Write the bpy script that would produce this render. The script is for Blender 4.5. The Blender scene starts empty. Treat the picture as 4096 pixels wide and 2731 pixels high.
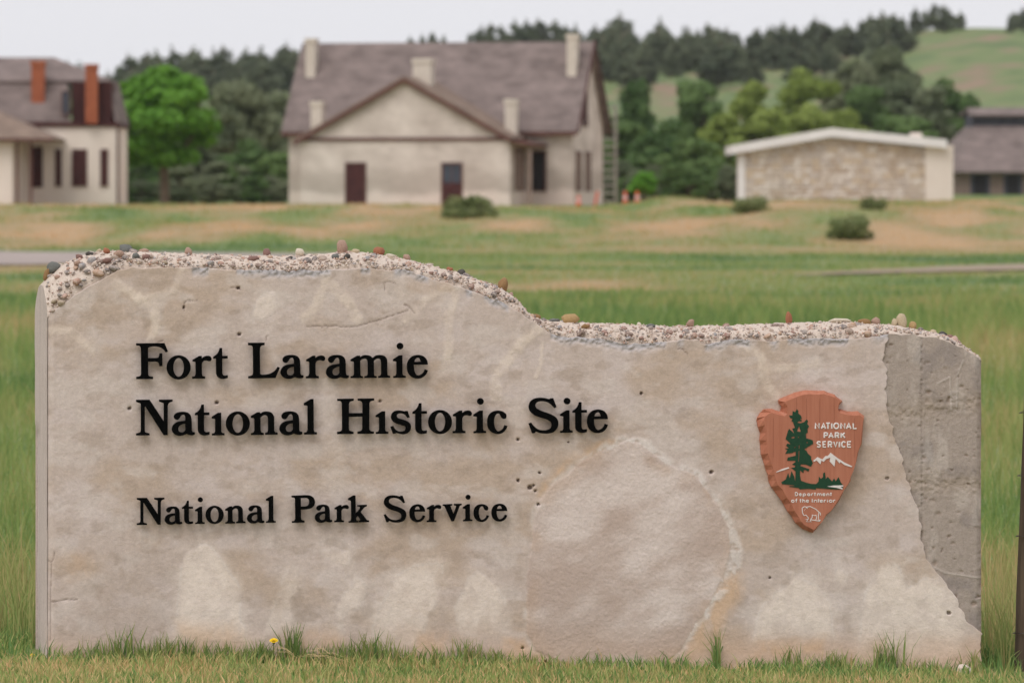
import bpy, bmesh, math, random
import numpy as np
from mathutils import Vector, Matrix

R = math.radians
random.seed(7)
rng = np.random.default_rng(11)
sc = bpy.context.scene
COL = sc.collection

# ------------------------------------------------------------------ camera, sky, sun, exposure
FPX = 200.0 / 36.0 * 4096.0          # focal length in photograph pixels
HC = 1.86                            # eye height above the foot of the sign
HOR = 800.0                          # photograph row of the horizon
DS = 22.755                          # distance to the sign: 1 mm = 1 photograph pixel there
cam_d = bpy.data.cameras.new('camera')
cam = bpy.data.objects.new('camera', cam_d)
COL.objects.link(cam)
cam.location = (0, 0, HC)
cam.rotation_euler = (R(90), 0, 0)
cam_d.lens = 200
cam_d.sensor_width = 36
cam_d.shift_y = -(1365.5 - HOR) / 4096.0
cam_d.clip_start = 0.5
cam_d.clip_end = 6000
cam_d.dof.use_dof = True
cam_d.dof.focus_distance = DS - 0.05
cam_d.dof.aperture_fstop = 6.8
sc.camera = cam

SUN_EL, SUN_AZ = 56.0, 212.0         # azimuth clockwise from +Y (the view direction)
w = bpy.data.worlds.new('World')
sc.world = w
w.use_nodes = True
nt = w.node_tree
nt.nodes.clear()
sky = nt.nodes.new('ShaderNodeTexSky')
sky.sky_type = 'NISHITA'
sky.sun_disc = False
sky.sun_elevation = R(SUN_EL)
sky.sun_rotation = R(SUN_AZ)
sky.dust_density = 4.0
mixs = nt.nodes.new('ShaderNodeMix')
mixs.data_type = 'RGBA'
mixs.inputs[0].default_value = 0.93          # a thick even cloud layer over the clear sky
mixs.inputs[7].default_value = (8.0, 7.98, 8.35, 1)
bg = nt.nodes.new('ShaderNodeBackground')
bg.inputs[1].default_value = 0.1
wo = nt.nodes.new('ShaderNodeOutputWorld')
nt.links.new(sky.outputs[0], mixs.inputs[6])
nt.links.new(mixs.outputs[2], bg.inputs[0])
nt.links.new(bg.outputs[0], wo.inputs[0])

sun_d = bpy.data.lights.new('sun', 'SUN')
sun_d.energy = 1.5
sun_d.angle = R(38)
sun_d.color = (1.0, 0.985, 0.965)
sun = bpy.data.objects.new('sun', sun_d)
COL.objects.link(sun)
az, el = R(SUN_AZ), R(SUN_EL)
sdir = Vector((math.sin(az) * math.cos(el), math.cos(az) * math.cos(el), math.sin(el)))
sun.rotation_euler = sdir.to_track_quat('Z', 'Y').to_euler()
sun.location = (0, -20, 40)

vs = sc.view_settings
vs.view_transform = 'Standard'
vs.look = 'None'
vs.gamma = 1
vs.exposure = 0.13
vs.use_curve_mapping = False
sc.cycles.use_denoising = True
sc.cycles.max_bounces = 6
sc.cycles.transparent_max_bounces = 4


# ------------------------------------------------------------------ helpers
def lin(r, g, b):
    def f(c):
        c = c / 255.0
        return c / 12.92 if c <= 0.04045 else ((c + 0.055) / 1.055) ** 2.4
    return (f(r), f(g), f(b), 1.0)


_T = np.random.default_rng(3).random((8, 256, 256))


def vnoise(x, y, s=0):
    x = np.asarray(x, float); y = np.asarray(y, float)
    ix = np.floor(x).astype(int); iy = np.floor(y).astype(int)
    fx = x - ix; fy = y - iy
    fx = fx * fx * (3 - 2 * fx); fy = fy * fy * (3 - 2 * fy)
    t = _T[s % 8]
    a = t[ix & 255, iy & 255]; b = t[(ix + 1) & 255, iy & 255]
    c = t[ix & 255, (iy + 1) & 255]; d = t[(ix + 1) & 255, (iy + 1) & 255]
    return (a * (1 - fx) + b * fx) * (1 - fy) + (c * (1 - fx) + d * fx) * fy


def fbm(x, y, o=4, s=0):
    v = 0; a = 0.5; n = 0
    for i in range(o):
        v = v + a * vnoise(x * 2 ** i + 17.3 * i, y * 2 ** i + 5.1 * i, s + i); n += a; a *= 0.5
    return v / n


def sstep(a, b, x):
    t = np.clip((x - a) / (b - a), 0, 1)
    return t * t * (3 - 2 * t)


def sd_poly(poly, X, Y):
    """signed distance to a polygon, negative inside"""
    P = np.asarray(poly, float); n = len(P)
    d = np.full(X.shape, 1e18); sgn = np.ones(X.shape)
    for i in range(n):
        a = P[i]; b = P[(i + 1) % n]
        ex, ey = b - a
        wx, wy = X - a[0], Y - a[1]
        t = np.clip((wx * ex + wy * ey) / (ex * ex + ey * ey + 1e-9), 0, 1)
        d = np.minimum(d, (wx - ex * t) ** 2 + (wy - ey * t) ** 2)
        c1 = Y >= a[1]; c2 = Y < b[1]; c3 = ex * wy > ey * wx
        flip = (c1 & c2 & c3) | (~c1 & ~c2 & ~c3)
        sgn = np.where(flip, -sgn, sgn)
    return sgn * np.sqrt(d)


def d_line(line, X, Y):
    P = np.asarray(line, float); d = np.full(X.shape, 1e18)
    for i in range(len(P) - 1):
        a = P[i]; b = P[i + 1]; ex, ey = b - a
        wx, wy = X - a[0], Y - a[1]
        t = np.clip((wx * ex + wy * ey) / (ex * ex + ey * ey + 1e-9), 0, 1)
        d = np.minimum(d, (wx - ex * t) ** 2 + (wy - ey * t) ** 2)
    return np.sqrt(d)


def mesh_np(name, V, F, smooth=True):
    V = np.asarray(V, np.float32); F = np.asarray(F, np.int32)
    me = bpy.data.meshes.new(name)
    k = F.shape[1]
    me.vertices.add(len(V)); me.vertices.foreach_set('co', V.ravel())
    me.loops.add(F.size); me.loops.foreach_set('vertex_index', F.ravel())
    me.polygons.add(len(F))
    me.polygons.foreach_set('loop_start', np.arange(0, F.size, k, dtype=np.int32))
    me.polygons.foreach_set('loop_total', np.full(len(F), k, dtype=np.int32))
    me.polygons.foreach_set('use_smooth', np.full(len(F), smooth, dtype=bool))
    me.update(calc_edges=True)
    return me


def attr_f(me, name, vals):
    a = me.attributes.new(name, 'FLOAT', 'POINT')
    a.data.foreach_set('value', np.asarray(vals, np.float32))


def attr_c(me, name, rgb):
    a = me.attributes.new(name, 'FLOAT_COLOR', 'POINT')
    c = np.ones((len(rgb), 4), np.float32); c[:, :3] = rgb
    a.data.foreach_set('color', c.ravel())


def link(name, me, mat=None, parent=None):
    o = bpy.data.objects.new(name, me)
    COL.objects.link(o)
    if mat is not None and me is not None and not me.materials:
        me.materials.append(mat)
    if parent is not None:
        o.parent = parent
    return o


def tag(o, label=None, cat=None, group=None, kind=None):
    if label: o['label'] = label
    if cat: o['category'] = cat
    if group: o['group'] = group
    if kind: o['kind'] = kind
    return o


def empty(name, loc=(0, 0, 0), rz=0.0):
    o = bpy.data.objects.new(name, None)
    COL.objects.link(o)
    o.location = loc; o.rotation_euler = (0, 0, rz)
    o.empty_display_size = 0.2
    return o


def grid_faces(nr, nc):
    i, j = np.meshgrid(np.arange(nr - 1), np.arange(nc - 1), indexing='ij')
    a = (i * nc + j).ravel()
    return np.stack([a, a + 1, a + nc + 1, a + nc], 1)


class MB:
    """collects boxes, prisms and tubes into one mesh"""
    def __init__(s): s.v = []; s.f = []

    def add(s, vs, fs):
        n = len(s.v); s.v += [tuple(v) for v in vs]; s.f += [tuple(i + n for i in f) for f in fs]
        return s

    def box(s, x0, x1, y0, y1, z0, z1):
        vs = [(x, y, z) for z in (z0, z1) for y in (y0, y1) for x in (x0, x1)]
        return s.add(vs, [(0, 2, 3, 1), (4, 5, 7, 6), (0, 1, 5, 4), (2, 6, 7, 3), (0, 4, 6, 2), (1, 3, 7, 5)])

    def prism_y(s, poly, y0, y1):
        """polygon in (x, z), counter-clockwise seen from -y, swept along y"""
        n = len(poly)
        vs = [(x, y0, z) for x, z in poly] + [(x, y1, z) for x, z in poly]
        fs = [tuple(range(n)), tuple(range(2 * n - 1, n - 1, -1))]
        fs += [(i, i + n, (i + 1) % n + n, (i + 1) % n) for i in range(n)]
        return s.add(vs, fs)

    def slab(s, p, t):
        """a sheet through 4 points (counter-clockwise from above) with thickness t below"""
        P = [Vector(q) for q in p]
        n = (P[1] - P[0]).cross(P[2] - P[0]).normalized() * t
        vs = [q for q in P] + [q - n for q in P]
        m = len(P)
        fs = [tuple(range(m)), tuple(range(2 * m - 1, m - 1, -1))]
        fs += [(i, i + m, (i + 1) % m + m, (i + 1) % m) for i in range(m)]
        return s.add(vs, fs)

    def tube(s, pts, rad, n=6):
        pts = [Vector(p) for p in pts]
        if not hasattr(rad, '__len__'): rad = [rad] * len(pts)
        b = len(s.v)
        for k, p in enumerate(pts):
            t = (pts[min(k + 1, len(pts) - 1)] - pts[max(k - 1, 0)]).normalized()
            u = t.orthogonal().normalized() if abs(t.z) < 0.95 else Vector((1, 0, 0))
            u = (u - t * u.dot(t)).normalized(); q = t.cross(u)
            for i in range(n):
                a = 2 * math.pi * i / n
                s.v.append(tuple(p + (u * math.cos(a) + q * math.sin(a)) * rad[k]))
        for k in range(len(pts) - 1):
            for i in range(n):
                a0 = b + k * n + i; a1 = b + k * n + (i + 1) % n
                s.f.append((a0, a1, a1 + n, a0 + n))
        s.f.append(tuple(b + i for i in range(n))[::-1])
        s.f.append(tuple(b + (len(pts) - 1) * n + i for i in range(n)))
        return s

    def build(s, name, mat, parent=None, smooth=False, bevel=0.0):
        me = bpy.data.meshes.new(name)
        me.from_pydata(s.v, [], s.f); me.update()
        bm = bmesh.new(); bm.from_mesh(me)
        bmesh.ops.recalc_face_normals(bm, faces=bm.faces)
        if bevel: bmesh.ops.bevel(bm, geom=bm.edges[:], offset=bevel, segments=1, affect='EDGES')
        bm.to_mesh(me); bm.free()
        if smooth: me.polygons.foreach_set('use_smooth', [True] * len(me.polygons))
        return link(name, me, mat, parent)


# ------------------------------------------------------------------ materials
def nodes(name, rough=0.9, spec=0.3):
    m = bpy.data.materials.new(name); m.use_nodes = True
    t = m.node_tree; b = t.nodes['Principled BSDF']
    b.inputs['Roughness'].default_value = rough
    b.inputs['Specular IOR Level'].default_value = spec
    return m, t, b


def noise(t, scale, detail=4, rough=0.55, vec=None, dist=0.0):
    n = t.nodes.new('ShaderNodeTexNoise')
    n.inputs['Scale'].default_value = scale
    n.inputs['Detail'].default_value = detail
    n.inputs['Roughness'].default_value = rough
    n.inputs['Distortion'].default_value = dist
    if vec is not None: t.links.new(vec, n.inputs['Vector'])
    return n.outputs[0]


def coords(t, which='Object', scale=(1, 1, 1)):
    c = t.nodes.new('ShaderNodeTexCoord'); mp = t.nodes.new('ShaderNodeMapping')
    mp.inputs['Scale'].default_value = scale
    t.links.new(c.outputs[which], mp.inputs[0])
    return mp.outputs[0]


def ramp(t, fac, stops, const=False):
    r = t.nodes.new('ShaderNodeValToRGB')
    if const: r.color_ramp.interpolation = 'CONSTANT'
    e = r.color_ramp.elements
    while len(e) < len(stops): e.new(0.5)
    for k, (p, c) in enumerate(stops): e[k].position = p; e[k].color = c
    t.links.new(fac, r.inputs[0])
    return r.outputs[0]


def mix(t, a, b, fac, mode='MIX'):
    m = t.nodes.new('ShaderNodeMix'); m.data_type = 'RGBA'; m.blend_type = mode
    for i, q in ((6, a), (7, b)):
        if hasattr(q, 'links'): t.links.new(q, m.inputs[i])
        else: m.inputs[i].default_value = q
    if hasattr(fac, 'links'): t.links.new(fac, m.inputs[0])
    else: m.inputs[0].default_value = fac
    return m.outputs[2]


def math_n(t, op, a, b=0.0):
    m = t.nodes.new('ShaderNodeMath'); m.operation = op
    for i, q in enumerate((a, b)):
        if hasattr(q, 'links'): t.links.new(q, m.inputs[i])
        else: m.inputs[i].default_value = q
    return m.outputs[0]


def bump(t, b, h, strength=0.4, dist=0.004):
    n = t.nodes.new('ShaderNodeBump')
    n.inputs['Strength'].default_value = strength
    n.inputs['Distance'].default_value = dist
    t.links.new(h, n.inputs['Height']); t.links.new(n.outputs[0], b.inputs['Normal'])


def grey(v): return (v, v, v, 1)


def mottled(name, c1, c2, scale, rough=0.9, bump_s=0.0, bscale=None, stretch=(1, 1, 1), spec=0.3, bdist=0.01):
    m, t, b = nodes(name, rough, spec)
    v = coords(t, 'Object', stretch)
    f = noise(t, scale, 5, 0.6, v)
    c = ramp(t, f, [(0.32, c1), (0.68, c2)])
    t.links.new(c, b.inputs['Base Color'])
    if bump_s: bump(t, b, noise(t, bscale or scale * 6, 4, 0.6, v), bump_s, bdist)
    return m


M = {}
# stucco and concrete of the sign: colour patches come from the 'col' attribute, grain from noise
def sign_mat(name, grain, bs):
    m, t, b = nodes(name, 0.92, 0.2)
    v = coords(t)
    a = t.nodes.new('ShaderNodeAttribute'); a.attribute_name = 'col'
    g1 = ramp(t, noise(t, 420, 3, 0.7, v), [(0.25, grey(1 - grain)), (0.75, grey(1 + grain))])
    g2 = ramp(t, noise(t, 46, 5, 0.65, v), [(0.25, grey(0.92)), (0.75, grey(1.07))])
    c = mix(t, a.outputs[0], g1, 1.0, 'MULTIPLY')
    c = mix(t, c, g2, 1.0, 'MULTIPLY')
    g3 = ramp(t, noise(t, 130, 4, 0.75, v), [(0.3, grey(1 - grain * .9)), (0.7, grey(1 + grain * .6))])
    c = mix(t, c, g3, 1.0, 'MULTIPLY')
    t.links.new(c, b.inputs['Base Color'])
    h = math_n(t, 'ADD', noise(t, 230, 4, 0.7, v), math_n(t, 'MULTIPLY', noise(t, 60, 4, 0.6, v), 1.5))
    bump(t, b, h, bs, 0.006)
    return m


M['plaster'] = sign_mat('plaster', 0.09, 0.30)
M['concrete'] = sign_mat('concrete', 0.14, 0.45)
m, t, b = nodes('mortar', 0.95, 0.2)
v = coords(t)
c = ramp(t, noise(t, 30, 5, 0.65, v), [(0.3, lin(206, 186, 170)), (0.62, lin(222, 206, 192))])
t.links.new(c, b.inputs['Base Color'])
bump(t, b, math_n(t, 'ADD', noise(t, 110, 4, 0.7, v), noise(t, 35, 3, 0.6, v)), 0.8, 0.012)
M['mortar'] = m
# river pebbles: every pebble takes its own colour
m, t, b = nodes('pebble', 0.88, 0.2)
oi = t.nodes.new('ShaderNodeObjectInfo')
pal = [(166, 144, 130), (140, 132, 130), (182, 138, 118), (118, 110, 110), (198, 180, 166), (150, 108, 98), (160, 152, 148),
       (194, 158, 132), (104, 98, 100), (184, 164, 148), (206, 190, 176), (140, 116, 108), (172, 154, 128), (150, 150, 154), (200, 162, 148), (116, 90, 84)]
v = coords(t)
c = ramp(t, oi.outputs['Random'], [(i / len(pal), lin(*p)) for i, p in enumerate(pal)], True)
sp = ramp(t, noise(t, 5.0, 6, 0.75, v), [(0.3, grey(0.72)), (0.7, grey(1.2))])
c = mix(t, c, sp, 1.0, 'MULTIPLY')
c = mix(t, c, lin(208, 190, 176), ramp(t, noise(t, 1.6, 4, 0.7, v), [(0.42, grey(.12)), (0.62, grey(.62))]))     # lime film left on the stones
t.links.new(c, b.inputs['Base Color'])
bump(t, b, noise(t, 7, 5, 0.7, v), 0.4, 0.05)
M['pebble'] = m


def stone_one(name, c1, c2):
    return mottled(name, lin(*c1), lin(*c2), 7.0, 0.75, 0.4, 9, bdist=0.05)


m, t, b = nodes('grit', 0.85, 0.25)
a_ = t.nodes.new('ShaderNodeAttribute'); a_.attribute_name = 'col'
t.links.new(a_.outputs[0], b.inputs['Base Color'])
M['grit'] = m
m, t, b = nodes('black_letter', 0.55, 0.04)
v = coords(t)
c = ramp(t, noise(t, 0.009, 5, 0.7, v), [(0.5, grey(0.002)), (0.85, grey(0.006))])
t.links.new(c, b.inputs['Base Color'])
t.links.new(ramp(t, noise(t, 0.02, 5, 0.7, v), [(0.3, grey(0.45)), (0.7, grey(0.7))]), b.inputs['Roughness'])
M['letter'] = m
M['stud'] = mottled('stud_metal', lin(70, 52, 42), lin(105, 80, 62), 40, 0.8)
# plaque: brown painted boards
m, t, b = nodes('plaque_brown', 0.6, 0.3)
v = coords(t, 'Object', (1, 1, 0.06))
c = ramp(t, noise(t, 55, 5, 0.65, v), [(0.3, lin(168, 104, 80)), (0.7, lin(184, 120, 95))])
v2 = coords(t)
k = ramp(t, noise(t, 70, 2, 0.5, v2), [(0.76, grey(1)), (0.84, grey(0.62))])
c = mix(t, c, k, 1.0, 'MULTIPLY')
t.links.new(c, b.inputs['Base Color'])
bump(t, b, noise(t, 90, 4, 0.6, v), 0.25, 0.002)
M['plaque'] = m
M['jointline'] = mottled('plank_line', lin(120, 66, 50), lin(136, 78, 60), 40, 0.8)
M['green'] = mottled('green_paint', lin(22, 58, 38), lin(28, 68, 45), 60, 0.6)
M['white'] = mottled('white_paint', lin(214, 205, 200), lin(228, 220, 216), 80, 0.6)

# buildings
m, t, b = nodes('lime_concrete', 0.95, 0.2)
v = coords(t, 'Object', (1, 1, 1.6))
c = ramp(t, noise(t, .5, 6, 0.65, v), [(0.32, lin(182, 168, 157)), (0.66, lin(222, 209, 198))])
sz_n = t.nodes.new('ShaderNodeSeparateXYZ'); t.links.new(coords(t), sz_n.inputs[0])
zn = math_n(t, 'ADD', sz_n.outputs[2], math_n(t, 'MULTIPLY', math_n(t, 'SUBTRACT', noise(t, .35, 4, 0.6, v), .5), 1.6))
pl_ = ramp(t, math_n(t, 'DIVIDE', zn, 5.0), [(0.14, grey(.75)), (0.19, grey(0))])        # newer limewash over the foot of the wall
gs_ = ramp(t, math_n(t, 'DIVIDE', zn, 5.0), [(0.17, grey(0)), (0.22, grey(.6)), (0.34, grey(.5)), (0.46, grey(0))])   # grey damp stain above it
c = mix(t, c, lin(168, 155, 143), gs_); c = mix(t, c, lin(222, 206, 194), pl_)
t.links.new(c, b.inputs['Base Color'])
M['limewash'] = m
M['wallbuff'] = mottled('buff_plaster', lin(222, 207, 194), lin(232, 219, 207), 0.5, 0.95, 0.2, 9)
M['shingle'] = mottled('cedar_shingle', lin(104, 92, 88), lin(138, 123, 118), 0.9, 0.95, 0.5, 8, (1, 1, 2.6), bdist=0.03)
M['shingle_brown'] = mottled('brown_shingle', lin(116, 99, 88), lin(142, 122, 108), 1.1, 0.95, 0.5, 8, bdist=0.03)
M['maroon'] = mottled('maroon_paint', lin(62, 30, 30), lin(78, 40, 38), 2.0, 0.7)
M['trim'] = mottled('brown_trim', lin(88, 58, 52), lin(106, 72, 64), 2.0, 0.8)
M['taupe'] = mottled('taupe_shutter', lin(132, 112, 102), lin(146, 126, 114), 2.0, 0.8)
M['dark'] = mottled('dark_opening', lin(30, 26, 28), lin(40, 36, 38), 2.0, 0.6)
M['glass'] = mottled('window_glass', lin(42, 46, 56), lin(58, 64, 76), 1.0, 0.15, spec=0.6)
M['brick'] = mottled('red_brick', lin(142, 78, 54), lin(168, 98, 68), 5.0, 0.9)
M['chimney'] = mottled('chimney_render', lin(198, 186, 172), lin(214, 202, 188), 2.0, 0.95)
M['fascia'] = mottled('white_fascia', lin(222, 216, 212), lin(234, 228, 224), 1.0, 0.7)
M['joint'] = mottled('lime_joint', lin(204, 188, 172), lin(216, 202, 188), 2.0, 0.95)
m, t, b = nodes('field_stone', 0.9, 0.2)
oi = t.nodes.new('ShaderNodeObjectInfo')
c = ramp(t, oi.outputs['Random'], [(0.0, lin(206, 190, 174)), (0.2, lin(220, 206, 192)), (0.4, lin(194, 174, 154)),
                                   (0.55, lin(226, 214, 202)), (0.7, lin(210, 190, 166)), (0.85, lin(202, 188, 176))], True)
c = mix(t, c, ramp(t, noise(t, 3, 4, 0.6, coords(t)), [(0.3, grey(0.85)), (0.7, grey(1.1))]), 1.0, 'MULTIPLY')
t.links.new(c, b.inputs['Base Color'])
M['stone'] = m
M['louver'] = mottled('blue_grey_louver', lin(70, 70, 78), lin(88, 88, 96), 2, 0.8)
M['steel'] = mottled('scaffold_wood', lin(140, 134, 124), lin(160, 152, 142), 3, 0.8)
M['orange'] = mottled('orange_plastic', lin(206, 84, 52), lin(222, 98, 64), 3, 0.6)
M['reflect'] = mottled('white_band', lin(214, 190, 186), lin(226, 206, 200), 3, 0.6)
M['post'] = mottled('weathered_post', lin(64, 54, 44), lin(104, 88, 72), 26, 0.9, 0.7, 60, (1, 1, 0.08), bdist=0.006)
M['wire'] = mottled('fence_wire', lin(92, 84, 78), lin(124, 116, 108), 30, 0.6)
M['rock'] = mottled('white_rock', lin(206, 186, 172), lin(226, 210, 198), 20, 0.9, 0.4, 60)
M['slab'] = mottled('pink_slab', lin(184, 150, 130), lin(204, 172, 152), 20, 0.9, 0.4, 60)
M['petal'] = mottled('yellow_petal', lin(238, 200, 20), lin(248, 214, 40), 60, 0.7)
M['gravel'] = mottled('gravel', lin(148, 134, 128), lin(168, 154, 146), 0.35, 0.95, 0.3, 12)
M['dirt'] = mottled('dirt', lin(140, 124, 106), lin(160, 142, 124), 0.5, 0.95, 0.3, 12)
M['bark'] = mottled('bark', lin(98, 84, 72), lin(124, 108, 92), 3, 0.95)


def leaf_mat(name, c1, c2, sc_, trans=0.35):
    m, t, b = nodes(name, 0.65, 0.25)
    oi = t.nodes.new('ShaderNodeObjectInfo')
    v = coords(t)
    f = noise(t, sc_, 3, 0.6, v)
    f = math_n(t, 'ADD', f, math_n(t, 'MULTIPLY', math_n(t, 'SUBTRACT', oi.outputs['Random'], 0.5), 0.28))
    c = ramp(t, f, [(0.3, c1), (0.7, c2)])
    t.links.new(c, b.inputs['Base Color'])
    tr = t.nodes.new('ShaderNodeBsdfTranslucent')
    t.links.new(c, tr.inputs[0])
    ms = t.nodes.new('ShaderNodeMixShader'); ms.inputs[0].default_value = trans
    t.links.new(b.outputs[0], ms.inputs[1]); t.links.new(tr.outputs[0], ms.inputs[2])
    t.links.new(ms.outputs[0], t.nodes['Material Output'].inputs[0])
    return m


M['pine'] = leaf_mat('pine_needles', lin(70, 82, 62), lin(116, 124, 96), 0.5, 0.25)
M['cotton'] = leaf_mat('cottonwood_leaf', lin(78, 128, 34), lin(118, 164, 60), 0.6)
M['willow'] = leaf_mat('willow_leaf', lin(126, 142, 66), lin(160, 174, 92), 0.6)
M['olive'] = leaf_mat('grey_green_leaf', lin(90, 104, 74), lin(134, 140, 108), 0.5)
M['deep'] = leaf_mat('deep_green_leaf', lin(70, 98, 50), lin(118, 142, 82), 0.5)
M['lime'] = leaf_mat('lime_leaf', lin(92, 148, 44), lin(122, 176, 62), 1.2)
M['sage'] = leaf_mat('sagebrush_leaf', lin(122, 134, 84), lin(162, 164, 114), 2.2, .5)

# grass and ground share a green-to-straw scale driven by the 'tint' attribute
GR = [(0.0, lin(88, 116, 66)), (0.26, lin(124, 142, 80)), (0.48, lin(148, 148, 94)), (0.72, lin(172, 150, 108)), (1.0, lin(196, 162, 122))]


def grass_mat(name, gain, trans):
    m, t, b = nodes(name, 0.75, 0.2)
    a = t.nodes.new('ShaderNodeAttribute'); a.attribute_name = 'tint'
    st = [(p, tuple(min(1, c[i] * gain) for i in range(3)) + (1,)) for p, c in GR]
    f = a.outputs['Fac']
    if trans == 0:
        v = coords(t)
        f = math_n(t, 'ADD', f, math_n(t, 'MULTIPLY', math_n(t, 'SUBTRACT', noise(t, 1.1, 6, 0.7, v), 0.5), 0.8))
    c = ramp(t, f, st)
    if trans == 0:                      # the far hill carries thinner, greyer range grass
        hl = t.nodes.new('ShaderNodeAttribute'); hl.attribute_name = 'range'
        c2 = ramp(t, f, [(0.15, lin(88, 106, 60)), (0.45, lin(108, 122, 72)), (0.68, lin(124, 114, 84)), (1.0, lin(142, 116, 96))])
        c = mix(t, c, c2, hl.outputs['Fac'])
    t.links.new(c, b.inputs['Base Color'])
    if trans:
        tr = t.nodes.new('ShaderNodeBsdfTranslucent'); t.links.new(c, tr.inputs[0])
        ms = t.nodes.new('ShaderNodeMixShader'); ms.inputs[0].default_value = trans
        t.links.new(b.outputs[0], ms.inputs[1]); t.links.new(tr.outputs[0], ms.inputs[2])
        t.links.new(ms.outputs[0], t.nodes['Material Output'].inputs[0])
    return m


M['grass'] = grass_mat('grass_blade', 1.2, 0.3)
M['turf'] = grass_mat('mown_blade', 1.45, 0.3)
M['ground'] = grass_mat('ground_turf', 0.75, 0)

# ------------------------------------------------------------------ terrain
RIDGE = np.array([(-3000, 300), (0, 330), (500, 325), (1000, 300), (1300, 260), (1700, 205), (2100, 190), (2400, 215), (2700, 225), (3000, 215),
                  (3300, 195), (3550, 160), (3700, 128), (3900, 118), (4096, 122), (4600, 160), (7000, 300)], float)


def gz(x, y):
    x = np.asarray(x, float); y = np.asarray(y, float)
    yy = np.maximum(y, 5.0)
    px = 2048 + FPX * x / yy
    z = -0.024 * np.clip(x, -12, 12) * (1 - sstep(30, 70, y))
    z = z + 0.05 * (fbm(x * 0.25, y * 0.25, 3, 1) - 0.5) * sstep(26, 40, y)
    und = fbm(x * 0.05 + 3, y * 0.03, 3, 2) - 0.5
    top = 1.48 + 0.30 * sstep(2500, 3300, px) + 0.3 * und
    z = z + top * sstep(188 + 8 * und, 262 + 30 * und, y)
    z = z + 0.75 * (fbm(x * .16 + 2, y * .05, 4, 5) - .5) * sstep(196, 215, y) * (1 - sstep(255, 290, y))
    z = z + 0.55 * np.exp(-(((x - 7.6) / 2.6) ** 2 + ((y - 272) / 9) ** 2))
    z = z + 0.25 * sstep(330, 460, y) * sstep(2800, 3600, px)
    rp = np.interp(px, RIDGE[:, 0], RIDGE[:, 1])
    rz = HC + (800 - rp) / FPX * 1100
    t = np.clip((y - 430) / 670.0, 0, 1)
    hill = t ** 1.35 * (rz - 1.6)
    hill = hill + 3.5 * (fbm(x * 0.013, y * 0.009, 4, 4) - 0.5) * np.sin(np.pi * t)
    z = z + hill * np.where(y > 1100, np.maximum(0.55, 1 - (y - 1100) / 1500.0), 1.0)
    return z


def at(px, d, z=None):
    """point at photograph column px and forward distance d, on the ground"""
    x = (px - 2048) / FPX * d
    return (x, d, float(gz(x, d)) if z is None else z)


def zpx(py, d): return HC - (py - HOR) / FPX * d


STRAW = [  # (column, row, half width, half height, amount) of dry patches, on the ground they lie on
    (150, 1165, 420, 36, 0.55), (2300, 1140, 330, 24, 0.62), (60, 935, 420, 46, 0.55), (3200, 900, 700, 45, 0.45), (3450, 1010, 620, 26, 0.6),
    (2600, 980, 420, 40, 0.42), (2900, 815, 160, 18, 0.5), (1500, 905, 380, 22, 0.35), (3700, 960, 420, 34, 0.5), (1050, 905, 240, 24, 0.35),
    (2250, 905, 260, 26, 0.3), (560, 870, 420, 22, 0.3), (4000, 2380, 160, 60, 0.8), (4020, 2290, 160, 30, 0.2), (70, 1780, 120, 60, 0.1), (60, 2250, 140, 80, -0.25),
    (3960, 1330, 200, 50, 0.3), (-20, 1480, 160, 50, 0.35), (3000, 1235, 700, 26, 0.12)]


def straw(x, y, z):
    x = np.asarray(x, float); y = np.maximum(np.asarray(y, float), 4.0)
    px = 2048 + FPX * x / y; py = HOR + FPX * (HC - z) / y
    bk = sstep(196, 215, y)
    v = 0.33 + (0.7 + 0.2 * bk) * (fbm(x * 0.13 + 9, y * 0.05 + 2, 4, 3) - 0.5)
    v = v + 0.5 * (fbm(x * 0.6 + 9, y * 0.35 + 2, 3, 5) - 0.5)
    v = v + 0.13 * bk * (1 - sstep(300, 420, y)) + 1.5 * bk * (fbm(x * .34, y * .075 + 5, 5, 7) - .5)
    v = v + 0.12 * sstep(450, 700, y)
    v = v + .42 * (1 - bk) * sstep(34, 60, y) * (fbm(x * .06 + 1, y * .11, 4, 2) - .5) * 2
    wob = 26 * (fbm(x * 0.3, y * 0.1, 3, 6) - 0.5)
    for a, bq, ww, hh, s in STRAW:
        v = v + (np.where(bk > .5, .42, .42) if a < 2400 else np.where(bk > .5, .75, .5)) * s * np.exp(-(((px - a) / ww) ** 2 + ((py - bq + wob) / hh) ** 2)) * np.where(bq < 1000, y > 195, y < 215)
    v = v + 0.16 * (1 - sstep(22.2, 23.2, y)) * (y > 15)          # dry mown strip in front of the sign
    v = v - 0.13 * np.exp(-((y - 112) / 30.0) ** 2) - 0.15 * np.exp(-((y - 190) / 9.0) ** 2)
    v = np.where((bk > .5) & (y < 420), np.maximum(v + .11, .30 + .35 * (v - .30)), v)
    return np.clip(v, 0, 1)


ys = np.concatenate([np.linspace(-40, 18, 24), np.arange(18.5, 34, 0.25), np.arange(34, 90, 1.0), np.arange(90, 340, 1.6),
                     np.geomspace(342, 3200, 120)])
cs = np.linspace(-1, 1, 361); cs = np.sign(cs) * np.abs(cs) ** 1.9
YY, CC = np.meshgrid(ys, cs, indexing='ij')
XX = CC * (45 + np.maximum(YY, 0) * 0.85)
ZZ = gz(XX, YY)
me = mesh_np('ground', np.stack([XX, YY, ZZ], -1).reshape(-1, 3), grid_faces(len(ys), len(cs)))
attr_f(me, 'tint', straw(XX, YY, ZZ).ravel())
attr_f(me, 'range', sstep(420, 560, YY).ravel())
tag(link('ground', me, M['ground']), kind='structure')


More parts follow.
